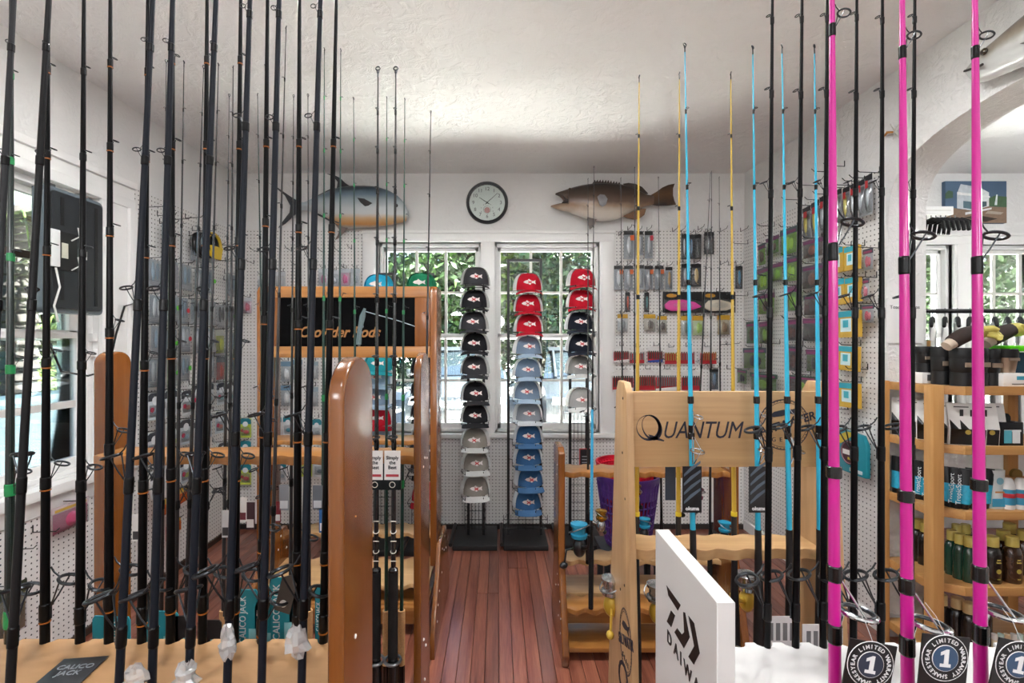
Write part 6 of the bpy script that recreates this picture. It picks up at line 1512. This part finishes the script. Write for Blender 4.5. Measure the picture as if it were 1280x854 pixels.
# grey-brown tag hanging between the rods by the front panel
o = put_tag(trods[9], W(356, 745, .78), lambda: MB().prism([(-.017,-.022),(.008,-.030),(.019,.018),(.010,.034),(-.004,.03)], 'y', -.001, .001).build('hang_tag', plain('#3b332c', .5), None)); MB().lathe([(0,0),(.006,0),(.006,.0006),(0,.0006)], 14).build('tag_print', plain('#c9c2ba', .5), o, loc=(-.002,-.0012,-.012), rot=(math.pi/2,0,0))
# crumpled clear wrappers left on rod butts
def crumple(label, loc, sx, sz, seed):
    rng = random.Random(seed); mb = MB().ball((0,0,0), 1, 1, 1, 12, 8)
    for i_, v in enumerate(mb.v):
        k = 1+rng.uniform(-.38,.38); mb.v[i_] = (v[0]*sx*k*(1.15 if v[2] < 0 else .75), v[1]*sx*k*.8, v[2]*sz*k)
    o = mb.build('plastic_wrapper', M['wrapplast'], None, sharp=.2); o.location = loc; tag(o, label, 'wrapper', 'plastic wrappers on the front left rack'); return o
crumple('crumpled clear wrapper hooked left of the two round plugs', W(284,804,.655), .013, .020, 1)
crumple('crumpled clear wrapper nearest the honey end panel', W(371,801,.655), .015, .020, 2)
crumple('crumpled clear wrapper low at the fourth leaning rod', W(233,845,.65), .015, .018, 3)
crumple('crumpled clear wrapper low at the third leaning rod', W(168,848,.65), .017, .014, 4)

# ------------------------------------------------------------------ reels on the rods
def reel(rod_, lz, c_sp, c_body, az, knob='#141416', s=1.0):
    e = bpy.data.objects.new('reel', None); COL.objects.link(e); e.parent = rod_; e.empty_display_size = .02
    e.location = (0,0,lz); e.rotation_euler = (0,0,az); e.scale = (s,)*3
    MB().tube([(.01,0,.045),(.013,0,-.03)], .006, 6).tube([(.012,0,.01),(.03,0,.0),(.055,0,-.008)], [.007,.006,.01], 8).ball((.062,0,-.01), .022, .02, .03, 12, 8).build('body', c_body, e)
    MB().lathe([(0,.02),(.024,.02),(.026,.03),(.020,.033),(.020,.052),(.026,.055),(.026,.062),(.012,.066),(0,.066)], 18, (.064,0,0)).build('spool', c_sp, e)
    MB().torus((.064,0,.045), .033, .0016, (.5,.2,1), 18, 5).build('bail', M['steel'], e)
    MB().tube([(.064,0,-.01),(.064,.045,-.012),(.066,.05,-.05)], .003, 6).ball((.067,.052,-.058), .010, .014, .010, 10, 6).build('handle', plain(knob, .4), e)
drods = [o for o in bpy.data.objects if o.name.startswith('fishing_rod') and o.get('group') == GD]
bluesp = plain('#2f9fc4', .25, .4); goldsp = plain('#b9882f', .25, .8); silv = plain('#b9bcbe', .2, .9); bodyk = plain('#0f1012', .3, coat=.4)
reel(drods[1], .25, bluesp, bodyk, -.7, '#1a1a1c', 1.5); reel(drods[0], .20, goldsp, silv, 2.8); reel(drods[3], .30, bluesp, bodyk, -2.2); reel(drods[2], .30, goldsp, silv, 2.6)
reel(drods[5], .40, plain('#8a2f52', .3, .5), bodyk, -1.6, s=1.2); reel(drods[6], .32, bluesp, bodyk, 2.8)
yrods = [o for o in bpy.data.objects if o.name.startswith('fishing_rod') and o.get('group') == 'yellow rods in the light oak rack']
for i, o in enumerate(yrods): reel(o, .36-.0*i, silv, plain('#c9a63c', .3, .3), (.1,.6,-2.2)[i], '#c9a63c', 1.05)
for i, o in enumerate(CYR): reel(o, .24, plain('#c3c6c8', .2, .8), plain('#2a9fc0', .3, .3), (-2.4,-2.6,.3,-.3)[i], s=1.0)

# ------------------------------------------------------------------ laundry baskets beside the far right rack
def basket(label, loc, r0, r1, h, c, n=40, m=9, grp=None):
    t = thing('laundry_basket', label, 'basket', loc); pm_ = plain(c, .4, coat=.1, var=.06)
    mb = MB(); mb.lathe([(0,0),(r0,0),(r0*1.02,.02),(0,.02)], 28).build('bottom', pm_, t)
    mb = MB()
    for k in range(n):
        a_ = 2*math.pi*k/n; d = Vector((math.cos(a_), math.sin(a_), 0)); mb.tube([d*r0+Vector((0,0,.015)), d*(r0+(r1-r0)*.5)+Vector((0,0,h*.5)), d*r1+Vector((0,0,h*.95))], .0065, 5)
    mb.build('ribs', pm_, t); MB().lathe([(r0+(r1-r0)*.72,h*.70),(r0+(r1-r0)*.72+.004,h*.70),(r1*1.0,h*.93),(r1*.98,h*.93),(r0+(r1-r0)*.72,h*.70)], 32, cap=False).build('band', pm_, t)
    for j in range(m):
        u = (j+.6)/(m+.4); MB().torus((0,0,h*u), r0+(r1-r0)*u, .006, (0,0,1), 28, 5).build('hoop', pm_, t)
    MB().lathe([(r1*.98,h*.90),(r1*1.01,h*.90),(r1*1.06,h*.985),(r1*1.06,h),(r1*1.0,h),(r1*.98,h*.90)], 32, cap=False).build('rim', pm_, t)
    return t
bx = (787-CX)/F*2.72
basket('purple slatted laundry basket behind the far right rack', (bx, 2.76, .26), .125, .172, .40, '#4a2a74')
basket('red laundry basket nested in the purple one', (bx-.006, 2.79, .318), .112, .160, .40, '#c2142c')
t = thing('step_stool', 'low dark stool under the purple basket', 'stool', (bx, 2.76, 0)); MB().box(-.17,.17,-.12,.12,.22,.25).build('seat', plain('#2a2a2d', .6), t, .006)
for sx in (-1,1):
    for sy in (-1,1): MB().box(sx*.14-.015,sx*.14+.015,sy*.09-.015,sy*.09+.015,0,.22).build('leg', plain('#2a2a2d', .6), t)
# black card with red border hanging by the third cap rack
t = thing('hanging_card', 'black card with red border beside right cap rack', 'card', W(732,575,3.2)); MB().box(-.036,.036,-.002,.002,-.075,.07).build('card', plain('#17181a', .4), t); 
MB().box(-.042,.042,.0021,.004,-.08,.075).build('border', plain('#a8202a', .5), t)
for k in range(4): MB().box(-.025,.02,-.0026,-.002,-.04+.02*k,-.034+.02*k).build('print_line', plain('#8d8f92', .6), t)
MB().tube([(0,0,.07),(0,.06,.12)], .001, 4).build('string', M['wire'], t)
# pegboard packs low right: clear tubes with red band
for i, (x, y) in enumerate(((903,605),(911,606))):
    p, w_, h_ = at_back(x-4, x+4, 585, 660); t = thing('lure_tube', 'clear tube with red band low on rear board, %s one' % ('left','right')[i], 'tube', p); MB().tube([(0,0,-h_),(0,0,0)], w_/2, 10).build('tube', M['clear'], t); MB().tube([(0,0,-h_*.45),(0,0,-h_*.36)], w_/2+.001, 10).build('band', plain('#b8382c', .4), t); hook(PB_BR, 'back', (p.x, BY-.008, p.z))

# ------------------------------------------------------------------ screen hung in the left window, seen from behind
a, b = WLp(45, 300, .12), WLp(121, 300, .12)
ym, hw = (a.y+b.y)/2, (b.y-a.y)/2
zt_, zb2 = 2.06, 1.535
t = thing('display_screen', 'black flat screen seen from behind, hung in left window', 'screen', (LX+.12, ym, (zt_+zb2)/2), math.pi/2)
hh = (zt_-zb2)/2; shell = plain('#16181b', .4, coat=.1, var=.1); slot = plain('#060607', .5)
def rr(hw_, hh_, r): return arc(hw_-r,hh_-r,r,0,90,5)+arc(-hw_+r,hh_-r,r,90,180,5)+arc(-hw_+r,-hh_+r,r,180,270,5)+arc(hw_-r,-hh_+r,r,270,360,5)
MB().prism(rr(hw,hh,.025), 'y', -.03, .02).build('case', plain('#5f686f', .35, coat=.2, var=.05), t, .006)  # grey of the case takes in the window's reflection on its side edge
MB().prism(rr(hw*.86,hh*.93,.02), 'y', -.046, -.03).build('back_cover', plain('#1d2125', .45, var=.08), t, .006)
MB().box(-hw*.97,hw*.97,.02,.022,-hh*.96,hh*.96).build('panel', plain('#0b0d10', .1), t)
for (x, z0_, z1_) in ((-.55,-.8,-.25),(-.55,.4,.85),(.05,-.85,.85),(.6,-.85,.85)): MB().box(hw*x-.008,hw*x+.008,-.0475,-.045,hh*z0_,hh*z1_).build('vent_slot', slot, t)
MB().box(-hw*.9,-hw*.1,-.05,-.045,-hh*.32,hh*.30).build('port_recess', slot, t)
MB().box(-hw*.98,-hw*.72,-.062,-.04,-hh*.28,hh*.30).build('wall_plate', plain('#d3d4d3', .45), t, .003)
MB().box(-hw*.6,-hw*.4,-.052,-.05,-hh*.12,hh*.12).build('rating_label', plain('#b9b8a8', .6), t); MB().box(hw*.18,hw*.26,-.0485,-.045,-hh*.08,hh*.06).build('sticker', plain('#d8d8d6', .5), t)
for dz in (.18, -.30):
    MB().tube([(-hw*.3,-.052,hh*dz),(-hw*.2,-.075,hh*(dz+.08)),(-hw*.22,-.07,hh*(dz+.22)),(-hw*.1,-.06,hh*(dz+.2))], .003, 5).build('cable_tie', plain('#c9c9c6', .5), t)
MB().tube([(-hw*.85,-.06,-hh*.3),(-hw*.8,-.07,-hh*.6),(-hw*.9,-.06,-hh*.9),(-hw*.7,-.05,-hh*1.15)], .004, 6).build('cable', plain('#cfcfcc', .5), t)
for x in (-.5,.5): MB().box(hw*x-.012,hw*x+.012,.0,.03,hh,hh+.02).build('bracket', M['steel'], t)
MB().box(-hw*.3,hw*.3,.02,.115,hh*.5,hh*.56).build('mount_arm', M['steel'], t); MB().box(-hw*.3,hw*.3,.02,.115,-hh*.56,-hh*.5).build('mount_arm', M['steel'], t)
c = MB().tube([(LX+.045,2.05,1.53),(LX+.04,2.08,1.44),(LX+.03,2.16,1.28),(LX+.03,2.3,1.25),(LX+.03,2.42,1.27),(LX+.03,2.47,1.45),(LX+.035,2.52,1.60),(LX+.04,2.58,1.62),(LX+.035,2.60,1.5),(LX+.03,2.605,1.2),(LX+.03,2.60,.95)], .005, 6).build('power_cable', M['black'], None); tag(c, 'black power cable looping along the left window casing', 'cable')

# paper tags on the rods of the second left rack
brods = [o for o in bpy.data.objects if o.name.startswith('fishing_rod') and o.get('group') == GB]
for (x, y, w_, h_, c, c2) in ((303,637,11,30,'#e2dfda','#6a2a34'),(313,645,11,34,'#3a1f26','#d9d4d0'),(170,660,9,34,'#dcdad6','#3a3a3c'),(355,622,12,32,'#8d9196','#d5d7d9'),(397,622,12,30,'#6a7078','#c9ccd0'),(405,650,12,32,'#2f6aa8','#e2e4e6'),(282,655,9,34,'#c9c9c8','#3a3a3c'),(347,640,8,26,'#7a2a34','#dcd8d4')):
    rd = min(brods, key=lambda o: abs(o.location.x-xat(x,1.3))); Y = 1.20; hw, hh = w_/2/F*Y, h_/2/F*Y
    o = put_tag(rd, W(x, y, Y), lambda: MB().box(-hw,hw,-.0008,.0008,-hh,hh).build('hang_tag', plain(c, .5), None))
    MB().box(-hw*.8,hw*.8,-.0012,-.0008,-hh*.85,-hh*.25).build('tag_print', plain(c2, .5), o)

# small things on the walls
p = WLp(8, 735, .05); packet('olive bait bag at the left edge of low board', None, 'left', p, .16, .20, 'bag', ('#3a3f2c','#8a7f3a','#a39a4a',None), depth=.03); hook(PB_LL, 'left', (LX+.008, p.y, p.z+.004))
p = WRp(1121, 164, .01); t = thing('wall_ornament', 'small pale crossed ornament with orange tail above the arch pillar', 'ornament', p, -math.pi/2)
MB().tube([(-.035,0,.05),(.0,-.006,.0),(.03,0,-.06)], [.003,.006,.003], 6).build('stick', plain('#b9b6b0', .6), t); MB().tube([(.035,0,.04),(.0,-.010,-.0),(-.02,0,-.03)], [.003,.005,.003], 6).build('stick', plain('#b9b6b0', .6), t); MB().tube([(-.01,-.012,.0),(-.04,-.012,.012),(-.07,-.010,-.002)], [.005,.006,.003], 6).build('tail', plain('#b87a2a', .5), t)
t = thing('alarm_sensor', 'small white sensor box in the rear left corner', 'sensor', (LX+.06, BY-.03, pz(232))); MB().box(-.03,.03,-.03,.03,-.05,.05).build('housing', M['white'], t, .006); MB().box(-.02,.02,-.032,-.03,-.035,-.005).build('lens', plain('#d5d5d3', .3), t)
